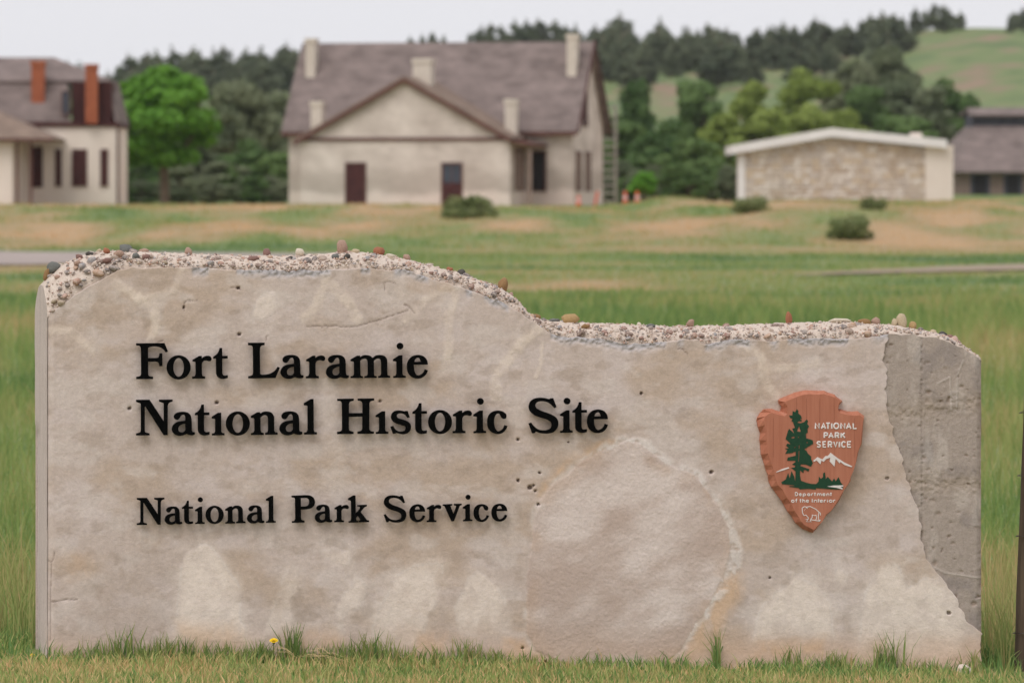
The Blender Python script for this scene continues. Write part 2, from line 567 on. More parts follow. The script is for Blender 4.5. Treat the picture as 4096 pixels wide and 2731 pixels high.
def strip(name, near, far, mat, lift=0.03):
    """a band of ground between two lines of (column, distance)"""
    V = []
    nn = len(near)
    for k in range(8):
        f = k / 7.0
        for (a, da), (bq, db) in zip(near, far):
            d = da + (db - da) * f; p = a + (bq - a) * f
            x, y, z = at(p, d); V.append((x, y, z + lift))
    me = mesh_np(name, V, grid_faces(8, nn))
    return tag(link(name, me, mat), kind='structure')


def dense(l, n=60):
    a = np.array(l, float); q = np.linspace(0, len(a) - 1, n)
    return [(np.interp(s, range(len(a)), a[:, 0]), np.interp(s, range(len(a)), a[:, 1])) for s in q]


GRAVEL_N = dense([(-900, 158), (0, 159), (500, 164), (1000, 176), (1400, 186)])
GRAVEL_F = dense([(-900, 202), (0, 198), (500, 195), (1000, 194), (1400, 192)])
strip('gravel_road', GRAVEL_N, GRAVEL_F, M['gravel'], 0.05)
PATH_N = dense([(3180, 138), (3500, 141), (3800, 145), (4200, 150), (4900, 160)])
PATH_F = dense([(3180, 139), (3500, 147), (3800, 155), (4200, 163), (4900, 180)])
strip('dirt_path', PATH_N, PATH_F, M['dirt'], 0.05)


def on_path(x, y):
    px = 2048 + FPX * x / y
    gn = np.array(GRAVEL_N); gf = np.array(GRAVEL_F); pn = np.array(PATH_N); pf = np.array(PATH_F)
    a = (px < 1400) & (y > np.interp(px, gn[:, 0], gn[:, 1])) & (y < np.interp(px, gf[:, 0], gf[:, 1]))
    q = (px > 3180) & (y > np.interp(px, pn[:, 0], pn[:, 1])) & (y < np.interp(px, pf[:, 0], pf[:, 1]))
    return a | q


# ------------------------------------------------------------------ the sign
PSI = R(7.0)
CP, SP = math.cos(PSI), math.sin(PSI)
TH = 0.46                         # wall thickness


def W(px, py):
    """photograph pixel to the sign's own (x, z) on its front plane"""
    a = (np.asarray(px, float) - 2048) / FPX
    s = a * DS / (CP - a * SP)
    tt = DS + s * SP
    return s, HC - (np.asarray(py, float) - HOR) / FPX * tt


sign = empty('stone_sign', (0, DS, 0), PSI)
tag(sign, 'long low stuccoed concrete sign wall with pebble-topped stepped crest and black lettering', 'sign')

SIL = np.array([(120, 1250), (165, 1195), (185, 1150), (215, 1112), (250, 1078), (300, 1047), (360, 1024), (420, 1012), (480, 1006), (600, 1012), (700, 1018), (850, 1022),
                (1000, 1026), (1100, 1028), (1200, 1026), (1300, 1020), (1400, 1010), (1500, 1014), (1600, 1032), (1700, 1055), (1800, 1080),
                (1900, 1108), (2000, 1143), (2060, 1178), (2100, 1213), (2130, 1252), (2160, 1275), (2200, 1286), (2300, 1294), (2450, 1300),
                (2600, 1307), (2700, 1311), (2800, 1310), (3000, 1306), (3100, 1303), (3250, 1298), (3350, 1293), (3500, 1298), (3600, 1307),
                (3700, 1320), (3800, 1343), (3850, 1363), (3890, 1392), (3915, 1412), (3930, 1428)], float)
EDG = np.array([(120, 1300), (193, 1262), (240, 1225), (300, 1180), (360, 1142), (420, 1108), (480, 1080), (520, 1073), (600, 1071), (700, 1069), (800, 1074), (900, 1078),
                (1000, 1082), (1100, 1080), (1180, 1086), (1240, 1078), (1290, 1088), (1340, 1078), (1450, 1074), (1560, 1084), (1620, 1078), (1700, 1103),
                (1800, 1138), (1900, 1170), (2000, 1205), (2070, 1245), (2130, 1285), (2180, 1322), (2250, 1346), (2350, 1352), (2450, 1362),
                (2520, 1378), (2600, 1372), (2700, 1360), (2790, 1360), (2815, 1382), (2850, 1374), (2900, 1360), (3000, 1357), (3100, 1366),
                (3180, 1354), (3250, 1350), (3350, 1352), (3450, 1348), (3550, 1338), (3650, 1340), (3750, 1352), (3850, 1390), (3930, 1436)], float)
REDGE = np.array([(1320, 3552), (1355, 3550), (1400, 3546), (1440, 3536), (1480, 3545), (1560, 3548), (1620, 3554), (1700, 3562), (1780, 3590), (1850, 3612),
                  (1900, 3624), (1960, 3640), (2010, 3668), (2055, 3676), (2100, 3680), (2180, 3692), (2230, 3700), (2270, 3735), (2330, 3785),
                  (2368, 3814), (2420, 3842), (2473, 3858), (2500, 3886), (2534, 3926), (2800, 3930)], float)
X0, X1 = 193.0, 3927.0
ZBOT = -0.22


def edge_py(px): return np.interp(px, EDG[:, 0], EDG[:, 1]) + 7 * (fbm(px / 38.0, 3.0 + 0 * px, 3, 2) - 0.5) * 2
def sil_py(px): return np.interp(px, SIL[:, 0], SIL[:, 1])
def right_px(py): return np.interp(py, REDGE[:, 0], REDGE[:, 1]) + 12 * (fbm(py / 30.0, 7.0 + 0 * py, 3, 1) - 0.5) * 2


def tr(pts, ox, oy, k): return [(ox + k * a, oy + k * bq) for a, bq in pts]


BIGP = tr([(770, 100), (640, 150), (500, 220), (400, 300), (300, 390), (240, 470), (215, 540), (195, 650), (190, 800), (165, 920), (160, 1080), (165, 1250),
           (230, 1370), (380, 1440), (500, 1480), (800, 1490), (1010, 1440), (1090, 1380), (1150, 1280), (1230, 1150), (1290, 1040), (1350, 930),
           (1400, 780), (1385, 620), (1330, 510), (1260, 400), (1180, 300), (1060, 260), (940, 190), (850, 110)], 2000, 1700, 0.6575)
PALE = [  # pale lime patches low on the stucco: outline, softness, strength
    (tr([(1580, 470), (1760, 380), (1830, 430), (1950, 620), (2060, 760), (2050, 1000), (2110, 1200), (1480, 1200), (1530, 1000), (1550, 700)], 0, 2000, .4677), 14, 1.0),
    (tr([(1560, 550), (1640, 560), (1600, 850), (1480, 1100), (1400, 1250), (1050, 1150), (1070, 1000), (1180, 800), (1250, 650), (1400, 560)], 1000, 2000, .4677), 16, 0.85),
    (tr([(1960, 600), (2120, 760), (2200, 950), (2150, 1150), (1800, 1150), (1760, 900), (1850, 700)], 1000, 2000, .4677), 24, 0.8),
    (tr([(900, 660), (980, 740), (970, 860), (870, 950), (760, 1080), (740, 960), (800, 820), (870, 740)], 1000, 2000, .4677), 10, 0.75),
    (tr([(380, 570), (440, 600), (430, 700), (340, 850), (390, 1060), (200, 1160), (90, 1180), (220, 900), (290, 680)], 1000, 2000, .4677), 16, 0.5),
    (tr([(430, 930), (560, 970), (630, 1080), (650, 1290), (500, 1270), (180, 1300), (200, 1200), (240, 1080), (350, 1000)], 2900, 1700, .6575), 22, 0.9),
    (tr([(1000, 830), (1050, 870), (1100, 1000), (1250, 920), (1350, 980), (1420, 1060), (1470, 1180), (1440, 1400), (1250, 1480), (900, 1450), (820, 1400), (830, 1200),
         (860, 1000), (940, 870)], 2900, 1700, .6575), 12, 0.95),
    (tr([(690, 860), (740, 900), (730, 960), (680, 930)], 2900, 1700, .6575), 8, 0.6),
    (tr([(350, 780), (480, 640), (600, 650), (560, 850), (440, 960), (340, 930)], 900, 950, .3401), 14, 0.65),
    (tr([(600, 440), (840, 450), (830, 540), (740, 560), (640, 490)], 1000, 2000, .4677), 10, 0.6),
]
DARK = [
    (tr([(410, 710), (440, 760), (480, 920), (560, 960), (630, 1020), (400, 1050), (350, 940), (345, 850)], 1000, 2000, .4677), 5, 0.8),
    (tr([(990, 780), (1060, 850), (1050, 950), (960, 1060), (860, 1020), (900, 930), (980, 870)], 1000, 2000, .4677), 8, 0.55),
    (tr([(640, 330), (700, 320), (790, 350), (840, 400), (810, 440), (720, 420), (620, 390)], 1000, 2000, .4677), 4, 0.6),
    (tr([(1060, 330), (1590, 330), (1610, 420), (1480, 520), (1240, 540), (1080, 470), (960, 400)], 100, 950, .3827), 14, 0.4),
    (tr([(1100, 520), (1540, 470), (1550, 800), (1520, 1080), (1400, 1200), (700, 1200), (680, 800), (900, 600)], 0, 2000, .4677), 30, 0.45),
]
OCHRE = [
    (tr([(420, 190), (660, 80), (700, 95), (560, 170), (430, 230), (330, 330), (240, 430), (290, 330)], 2000, 1700, .6575), 14, 0.9),
    (tr([(1290, 1050), (1350, 940), (1480, 900), (1490, 1000), (1380, 1160), (1320, 1330), (1120, 1450), (1150, 1300)], 2000, 1700, .6575), 20, 0.8),
    (tr([(200, 1330), (600, 1300), (610, 1380), (400, 1440), (150, 1450)], 2900, 1700, .6575), 24, 0.9),
    (tr([(1000, 1400), (1060, 1395), (1090, 1440), (1000, 1480), (900, 1470)], 2000, 1700, .6575), 6, 1.0),
    (tr([(240, 1380), (320, 1375), (370, 1440), (250, 1470), (20, 1460), (20, 1290), (150, 1290)], 2000, 1700, .6575), 12, 0.8),
    (tr([(300, 1080), (480, 1090), (720, 1090), (800, 1200), (700, 1300), (250, 1260), (230, 1140)], 1000, 2000, .4677), 22, 0.55),
    (tr([(1520, 1050), (2000, 1060), (2100, 1200), (2100, 1330), (1480, 1330)], 0, 2000, .4677), 26, 0.6),
    (tr([(560, 480), (760, 480), (740, 640), (600, 660)], 0, 2000, .4677), 30, 0.4),
    (tr([(1440, 1160), (1680, 1160), (1700, 1380), (1400, 1380)], 1000, 2000, .4677), 22, 0.7),
    (tr([(880, 1300), (960, 1300), (1000, 1400), (880, 1420)], 2900, 1700, .6575), 14, 0.6),
]
VEIN = [  # (line, half width, strength) trowel marks, paler and warmer
    (tr([(940, 470), (1100, 560), (1200, 640), (1340, 690), (1380, 900), (1320, 1090)], 100, 950, .3827), 22, 0.8),
    (tr([(1200, 640), (1420, 590), (1560, 550), (1610, 430), (1640, 330)], 100, 950, .3827), 16, 0.6),
    (tr([(280, 960), (480, 985), (640, 1110), (700, 1180)], 100, 950, .3827), 20, 0.6),
    (tr([(1180, 420), (1150, 560), (1100, 800), (950, 960)], 900, 950, .3401), 22, 0.7),
    (tr([(1250, 550), (1450, 750), (1560, 960)], 900, 950, .3401), 26, 0.7),
    (tr([(600, 250), (520, 500), (500, 1000)], 1600, 1050, .3827), 20, 0.7),
    (tr([(640, 200), (300, 350), (60, 620)], 1600, 1050, .3827), 20, 0.5),
    (tr([(1450, 690), (1260, 850), (1110, 1050), (1010, 1176), (1000, 1400)], 1600, 1050, .3827), 26, 0.8),
    (tr([(1500, 850), (1480, 1050), (1420, 1200)], 1600, 1050, .3827), 10, 0.6),
    (tr([(1500, 450), (1680, 600), (1720, 760), (1760, 900), (1850, 1000)], 2400, 1200, .3827), 22, 0.7),
    (tr([(1720, 720), (1960, 720), (2250, 660)], 2400, 1200, .3827), 20, 0.6),
]
RIMW = tr([(640, 150), (770, 95), (860, 110), (950, 195), (1060, 262), (1180, 300), (1270, 400), (1340, 510), (1400, 640), (1440, 760), (1430, 880), (1340, 1000), (1290, 1060),
           (1180, 1220), (1120, 1330), (1080, 1420)], 2000, 1700, .6575)
HOLES = [(953, 1152, 9), (957, 1337, 9), (867, 1610, 9), (518, 1633, 9), (1520, 1605, 7), (2072, 1921, 8), (2120, 1949, 12), (2134, 1940, 6), (2140, 1963, 6), (2153, 2016, 7),
         (2158, 1890, 6), (2090, 2590, 6), (2845, 1888, 9), (3548, 1912, 8), (3795, 2450, 10), (735, 1230, 6), (2565, 1573, 7), (2072, 1757, 7), (2273, 1768, 5), (3080, 2310, 5), (2180, 2646, 7)]
CRACK = [tr([(960, 1040), (1010, 1045), (1090, 1035), (1140, 1055), (1190, 1035), (1240, 1050), (1300, 1030), (1370, 1050), (1560, 1040), (1800, 975), (1990, 910), (2150, 855)], 900, 950, .3401),
         tr([(60, 595), (140, 580), (190, 615)], 900, 950, .3401), tr([(1880, 620), (1870, 530), (1910, 520), (2000, 540)], 900, 950, .3401),
         tr([(1660, 760), (1660, 690), (1700, 660), (1800, 655)], 100, 950, .3827), tr([(1390, 1095), (1440, 1080)], 100, 950, .3827),
         tr([(410, 515), (435, 528), (460, 500), (465, 450)], 0, 2000, .4677), tr([(440, 545), (430, 850), (430, 1200)], 0, 2000, .4677),
         tr([(440, 870), (560, 850), (660, 845)], 0, 2000, .4677), tr([(810, 510), (860, 505), (910, 565)], 2400, 1200, .3827),
         tr([(2110, 790), (2170, 820), (2230, 890)], 900, 950, .3401), tr([(480, 1210), (490, 1160), (510, 1155)], 900, 950, .3401)]

# front face of stucco: a dense relief sheet
NC, NR = 880, 360
sU = np.linspace(0, 1, NC); tV = np.linspace(0, 1, NR)
TT, SS = np.meshgrid(tV, sU, indexing='ij')
pyl = 2900 + (1100 - 2900) * TT
PXg = X0 + SS * (right_px(pyl) - X0)
for _ in range(3):
    ep = edge_py(PXg)
    PYg = 2880 + TT * (ep - 2880)
    PXg = X0 + SS * (right_px(PYg) - X0)
wx = PXg + 26 * (fbm(PXg / 60, PYg / 60, 4, 1) - 0.5) + 9 * (fbm(PXg / 16, PYg / 16, 3, 5) - 0.5)
wy = PYg + 26 * (fbm(PXg / 60 + 40, PYg / 60, 4, 2) - 0.5) + 9 * (fbm(PXg / 16 + 9, PYg / 16, 3, 6) - 0.5)
base = np.array(lin(185, 166, 151)[:3]); warm = np.array(lin(178, 156, 136)[:3]); cool = np.array(lin(191, 173, 160)[:3])
pale = np.array(lin(214, 196, 178)[:3]); darkc = np.array(lin(158, 138, 120)[:3]); och = np.array(lin(198, 162, 126)[:3]); rim = np.array(lin(210, 197, 184)[:3])
n1 = fbm(PXg / 330, PYg / 190, 5, 3)[..., None]; n2 = fbm(PXg / 130 + 7, PYg / 75 + 3, 5, 4)[..., None]
colr = base + (warm - base) * sstep(0.45, 0.66, n1) + (cool - base) * sstep(0.52, 0.7, n2)
dab = sstep(0.56, 0.72, fbm(PXg / 75 - PYg / 130 + 3, PYg / 48 + PXg / 190, 5, 6))[..., None]
colr = colr + (darkc - colr) * 0.45 * dab
lgt = sstep(.5, .7, fbm(PXg / 120 + 31, PYg / 70 + 12, 5, 2))[..., None]
colr = colr + (np.array(lin(198, 182, 168)[:3]) - colr) * .5 * lgt
colr = colr * (1 + .035 * (fbm(PXg / 16, PYg / 420, 3, 4) - .5) * 2)[..., None]
hgt = 6.0 * (fbm(PXg / 260, PYg / 260, 4, 5) - 0.5) + 2.6 * (fbm(PXg / 55, PYg / 45, 4, 6) - 0.5) + 1.1 * (fbm(PXg / 12, PYg / 10, 3, 7) - 0.5)


TONE = np.array([1.22, 1.28, 1.40])


def put(mask, c, k):
    global colr
    colr = colr + (c - colr) * (mask * k)[..., None]


for ln_, hw, k in VEIN:
    mk = 1 - sstep(hw * 0.35, hw * 1.25, d_line(ln_, wx, wy)); mk = mk * (0.55 + 0.45 * sstep(0.35, 0.6, fbm(PXg / 30, PYg / 30, 3, 2)))
    put(mk, pale * np.array([1.0, .98, .94]), 0.72 * k); hgt += 1.6 * mk * k
fs = sstep(.35, .68, fbm(PXg / 150 + 2, PYg / 210, 3, 5)); fm = sstep(.3, .62, fbm(PXg / 45, PYg / 70 + 8, 4, 6))
for pl, so, k in PALE:
    sq = sd_poly(pl, wx, wy); mk = 1 - sstep(-so * (.3 + 2.4 * fs), so * (.3 + 2.0 * fs), sq); put((1 - sstep(-10, 75, sq)) * (.3 + .7 * fm), pale, .42 * k); put(mk * (.7 + .35 * fm), pale, 0.85 * k); hgt += 1.2 * mk * k
    put(np.exp(-((sq - 4) / 5.0) ** 2) * fm, rim, .35 * k)
for pl, so, k in DARK:
    mk = 1 - sstep(-so * 1.6, so * 1.6, sd_poly(pl, wx, wy)); put(mk * (.6 + .5 * fm), darkc, 0.6 * k); hgt -= 1.5 * mk * k
for pl, so, k in OCHRE:
    mk = 1 - sstep(-so * 1.6, so * 1.6, sd_poly(pl, wx, wy)); put(mk * (0.45 + 0.6 * fm), och, 0.85 * k)
sb = sd_poly(BIGP, wx * 0.8 + PXg * 0.2, wy * 0.8 + PYg * 0.2)
inb = 1 - sstep(-4, 4, sb)
cloud = sstep(0.30, 0.70, fbm(PXg / 190 + PYg / 300, PYg / 130, 6, 7))[..., None]
bigc = np.array(lin(176, 154, 138)[:3]) * (1 - cloud) + np.array(lin(202, 184, 170)[:3]) * cloud
edgeb = (sstep(-75, -8, sb) * sstep(0.4, 0.6, fbm(PXg / 90, PYg / 90, 3, 1)))[..., None]
bigc = bigc + (np.array(lin(178, 150, 126)[:3]) - bigc) * 0.5 * edgeb
colr = colr + (bigc - colr) * inb[..., None] * 0.95
hgt = hgt * (1 - 0.6 * inb) + inb * (2.5 + 2.2 * (fbm(PXg / 7, PYg / 7, 2, 3) - 0.5))
mk = np.exp(-((sb - 9) / 9.0) ** 2) * sstep(0.42, 0.6, fbm(PXg / 60, PYg / 60, 3, 4)); put(mk, rim, 0.4)
dr = d_line(RIMW, wx, wy); mk = (1 - sstep(12, 34, dr)) * (sb > 0) * sstep(0.35, 0.55, fbm(PXg / 26, PYg / 26, 4, 2)); put(mk, rim, 0.6); hgt += 1.5 * mk
low = sstep(2480, 2660, PYg + 60 * (n1[..., 0] - 0.5)) * (1 - 0.5 * inb)          # soil splashed up from the ground
put(low, np.array(lin(198, 162, 132)[:3]), 0.7)
for hx, hy, hr in HOLES:
    q = np.hypot(PXg - hx, (PYg - hy) * 1.15) / hr
    mk = 1 - sstep(0.55, 1.05, q); hgt -= 18 * mk; put(mk, np.array(lin(96, 80, 70)[:3]), 0.75)
for cl in CRACK:
    dd = d_line(cl, PXg + 5 * (fbm(PXg / 9, PYg / 9, 2, 1) - 0.5), PYg + 5 * (fbm(PXg / 9 + 5, PYg / 9, 2, 2) - 0.5))
    mk = 1 - sstep(0.5, 3.6, dd); hgt -= 3.0 * mk; put(mk, np.array(lin(120, 100, 88)[:3]), 0.6)
# chipped, broken top rim of the stucco shows the greyer core
toprim = 1 - sstep(6, 40, PYg - edge_py(PXg) + 26 * (fbm(PXg / 34, PYg / 20, 4, 3) - 0.5))
toprim = toprim * (PXg > 480) * sstep(0.44, 0.56, fbm(PXg / 90 + 5, PYg * 0, 3, 5))
put(toprim * 0.8, np.array(lin(160, 154, 150)[:3]), 1.0); hgt -= 7.0 * toprim * sstep(0.3, 0.6, fbm(PXg / 12, PYg / 10, 3, 6))
# rounded left arris
lft = 1 - sstep(0, 26, PXg - X0); hgt -= 16 * lft ** 2
colr = np.clip(colr * TONE, 0, .85)
sx, sz = W(PXg, PYg)
V = np.stack([sx, -hgt / 1000.0 - 0.004, sz], -1)
rimV = V.copy()
F = grid_faces(NR, NC)
# skirt: the thickness of the stucco along its right and top edges
nv = NR * NC
rs = V[:, -1].copy(); rs[:, 1] = 0.03
ls = V[:, 0].copy(); ls[:, 1] = 0.05; ls[:, 0] -= 0.006
ts = V[-1, :].copy(); ts[:, 1] = 0.05
Vall = np.concatenate([V.reshape(-1, 3), rs, ts, ls])
i = np.arange(NR - 1); rl = i * NC + NC - 1
Fr = np.stack([rl, nv + i, nv + i + 1, rl + NC], 1)
j = np.arange(NC - 1); tl = (NR - 1) * NC + j
Ft = np.stack([tl, tl + 1, nv + NR + j + 1, nv + NR + j], 1)
ll = i * NC; kq = nv + NR + NC + i
Fl = np.stack([ll, ll + NC, kq + 1, kq], 1)
me = mesh_np('stucco_face', Vall, np.concatenate([F, Fr, Ft, Fl]))
attr_c(me, 'col', np.concatenate([colr.reshape(-1, 3), colr[:, -1], colr[-1, :], colr[:, 0]]))
tag(link('stucco_face', me, M['plaster'], sign), 'patched grey-beige stucco face of the sign wall')

# exposed board-marked concrete at the right end
NC2, NR2 = 120, 380
TT, SS = np.meshgrid(np.linspace(0, 1, NR2), np.linspace(0, 1, NC2), indexing='ij')
xa, xb = 3515.0, X1
PXc = xa + SS * (xb - xa); PYc = 2880 + TT * (edge_py(PXc) - 2880)
cc = np.array(lin(166, 151, 139)[:3]); c2 = np.array(lin(182, 168, 156)[:3]); c3 = np.array(lin(152, 139, 130)[:3])
n1 = fbm(PXc / 60, PYc / 200, 5, 1)[..., None]
cb = cc + (c2 - cc) * sstep(0.5, 0.7, n1) + (c3 - cc) * sstep(0.5, 0.7, fbm(PXc / 90 + 4, PYc / 90, 4, 2))[..., None]
hc_ = 1.6 * (fbm(PXc / 6, PYc / 70, 3, 3) - 0.5) + 2.5 * (fbm(PXc / 30, PYc / 30, 3, 4) - 0.5)
band = np.exp(-((PYc - 1640 + 0.15 * (PXc - 3700)) / 45.0) ** 2) + np.exp(-((PYc - 1935) / 40.0) ** 2)
hc_ -= 3.5 * band * sstep(0.4, 0.65, fbm(PXc / 18, PYc / 14, 3, 5)); cb = cb + (np.array(lin(160, 142, 122)[:3]) - cb) * (0.6 * band * 0.7)[..., None]
pr = np.random.default_rng(5)
for kq in range(105):
    hx = pr.uniform(3545, 3920); hy = pr.uniform(1375, 2500); hr = pr.choice([pr.uniform(4, 8), pr.uniform(8, 16)]); st_ = pr.uniform(.35, 1)
    q = np.hypot((PXc - hx) + 11 * (fbm(PXc / 8, PYc / 8, 2, 6) - 0.5), (PYc - hy) * pr.uniform(1.1, 1.8) + 11 * (fbm(PXc / 8 + 5, PYc / 8, 2, 7) - 0.5)) / hr
    mk = 1 - sstep(0.2, 1.15, q); hc_ -= 6.5 * mk * st_
    cb = cb + (np.array(lin(146, 126, 110)[:3]) - cb) * (0.75 * mk * st_)[..., None]
vl = np.exp(-((PXc - 3688 - 5 * (fbm(PYc / 40, 0 * PYc, 2, 1) - 0.5)) / 4.0) ** 2); hc_ -= 5 * vl * sstep(0.3, 0.6, fbm(PYc / 9, PXc / 50, 3, 2)); cb = cb * (1 - 0.12 * vl)[..., None]
for cl in ([(3668 + 130, 1509), (3750, 1535)], [(3855, 1440), (3830, 1500), (3828, 1630)], [(3800, 1510), (3806, 1640)], [(3690, 2245), (3780, 2290), (3925, 2312)]):
    mk = 1 - sstep(0.5, 5, d_line(cl, PXc, PYc)); hc_ += 2.2 * mk; cb = cb + (np.array(lin(190, 178, 166)[:3]) - cb) * (0.6 * mk)[..., None]
rr = sstep(-30, 0, PXc - X1); hc_ -= 10 * rr ** 2 + 6 * (rr ** 2) * fbm(PXc * 0, PYc / 14, 3, 3)
cb = cb * np.array([1.10, 1.12, 1.16])
sx, sz = W(PXc, PYc)
V = np.stack([sx, -hc_ / 1000.0 + 0.004, sz], -1)
me = mesh_np('concrete_end', V.reshape(-1, 3), grid_faces(NR2, NC2))
attr_c(me, 'col', cb.reshape(-1, 3))
tag(link('concrete_end', me, M['concrete'], sign), 'bare grey concrete end with bush-hammer pits')

# crest of lime mortar: a long rounded ridge, its back and the two ends of the wall
NCC, NV = 760, 30
pxs = np.linspace(X0 - 3, X1, NCC)


def splay(px): return -0.032 * (1 - sstep(X0, X0 + 330, px))


def cap_point(px, v):
    """point on the crest; v = 0 front edge, 0.5 top line, 1 back edge"""
    px = np.asarray(px, float); v = np.asarray(v, float)
    th = np.pi * v
    dep = TH / 2 * (1 - np.cos(th))
    e = edge_py(px) + 6; s_ = sil_py(px)
    left = 1 - sstep(X0, X0 + 130, px)
    prof = np.sin(th) ** (0.85 + 0.5 * left)
    x, ze = W(px, e); _, zs = W(px, s_)
    z = ze + (zs - ze) * prof
    return x + splay(px) * dep / TH, dep, z


PXk, VK = np.meshgrid(pxs, np.linspace(0, 1, NV) ** 1.25, indexing='xy')
xk, yk, zk = cap_point(PXk, VK)
nz = 17 * (fbm(PXk / 22, VK * 16, 4, 1) - 0.5) + 10 * (fbm(PXk / 70, VK * 6, 3, 2) - 0.5)
env = sstep(0, 0.06, VK)
V = np.stack([xk, yk + 0.012 - env * nz / 1600.0, zk + env * nz / 1000.0], -1)
me = mesh_np('mortar_crest', V.reshape(-1, 3), grid_faces(NV, NCC))
link('mortar_crest', me, M['mortar'], sign)
# body: back and ends (front is the stucco); the ends hang from the crest's own end profiles
NE = 70
ends = []
for side in (0, 1):
    top = V[:, 0 if side == 0 else -1].copy()
    f = np.linspace(0, 1, NE)[:, None]
    zz = ZBOT + (top[None, :, 2] - ZBOT) * f
    g = np.clip(top[None, :, 1] / TH, 0, 1) + 0 * f
    rel = 0.007 * (fbm(zz * 6.0, g * 4.0 + 9 * side, 3, 2) - 0.5) + 0.003 * (fbm(zz * 40.0, g * 26.0, 2, 3) - 0.5)
    if side == 0: rel = rel + 0.011 * sstep(0.6, 0.75, g) * (1 - sstep(0.93, 0.95, zz)) * (g < 1.1)
    rel = rel * (1 - f ** 12) * sstep(0, .05, g)
    xx = top[None, :, 0] + rel
    ends.append(np.stack([xx, top[None, :, 1] + 0 * f, zz], -1).reshape(-1, 3))
Vb = np.concatenate(ends)
f1 = grid_faces(NE, NV); f2 = f1 + NE * NV
fb0 = np.concatenate([f1[:, ::-1], f2])
nb = len(Vb)
pb = np.linspace(X0, X1, 160); xb_, yb_, zb_ = cap_point(pb, np.ones_like(pb))
back = np.concatenate([np.stack([xb_, yb_ + 0.01, np.full_like(pb, ZBOT)], 1), np.stack([xb_, yb_ + 0.01, zb_], 1)])
fbk = grid_faces(2, 160)[:, ::-1] + nb
me = mesh_np('wall_body', np.concatenate([Vb, back]), np.concatenate([fb0, fbk]))
cbody = np.tile(np.array(lin(204, 188, 180)[:3]), (nb + len(back), 1))
sv = np.concatenate([Vb, back]); stre = fbm(sv[:, 1] * 40, sv[:, 2] * 1.6, 3, 3)
cbody = cbody * (0.88 + 0.26 * stre)[:, None]
attr_c(me, 'col', cbody)
link('wall_body', me, M['concrete'], sign)

# pebbles set in the crest
PEB = []
for k in range(7):
    bm = bmesh.new(); bmesh.ops.create_icosphere(bm, subdivisions=2, radius=1.0)
    sd = random.random() * 50
    for vtx in bm.verts:
        c_ = vtx.co
        q = 0.55 + 0.9 * float(fbm(np.array(c_.x * 1.1 + sd), np.array(c_.y * 1.1 + c_.z * 0.9 + sd), 3, k))
        vtx.co = c_ * q
        if k % 3 == 0: vtx.co.x += 0.25 * c_.z * c_.z
    me = bpy.data.meshes.new('pebble'); bm.to_mesh(me); bm.free()
    me.polygons.foreach_set('use_smooth', [True] * len(me.polygons)); me.materials.append(M['pebble'])
    PEB.append(me)


def pebble(px, v, a, bq, c_, tilt=0.0, mat=None, rise=0.25, shape=None):
    x, y, z = [float(q) for q in cap_point(np.array(px), np.array(v))]
    me = PEB[random.randrange(7) if shape is None else shape]
    o = link('pebble', me, None, sign)
    if mat is not None:
        o.material_slots[0].link = 'OBJECT'; o.material_slots[0].material = mat
    o.location = (x, y, z + c_ / 1000.0 * rise)
    o.scale = (a / 1000.0, bq / 1000.0, c_ / 1000.0)
    o.rotation_euler = (random.uniform(-.5, .5), tilt, random.uniform(0, 6.28) if a < 1.3 * c_ + 6 else random.uniform(-.4, .4))
    return o


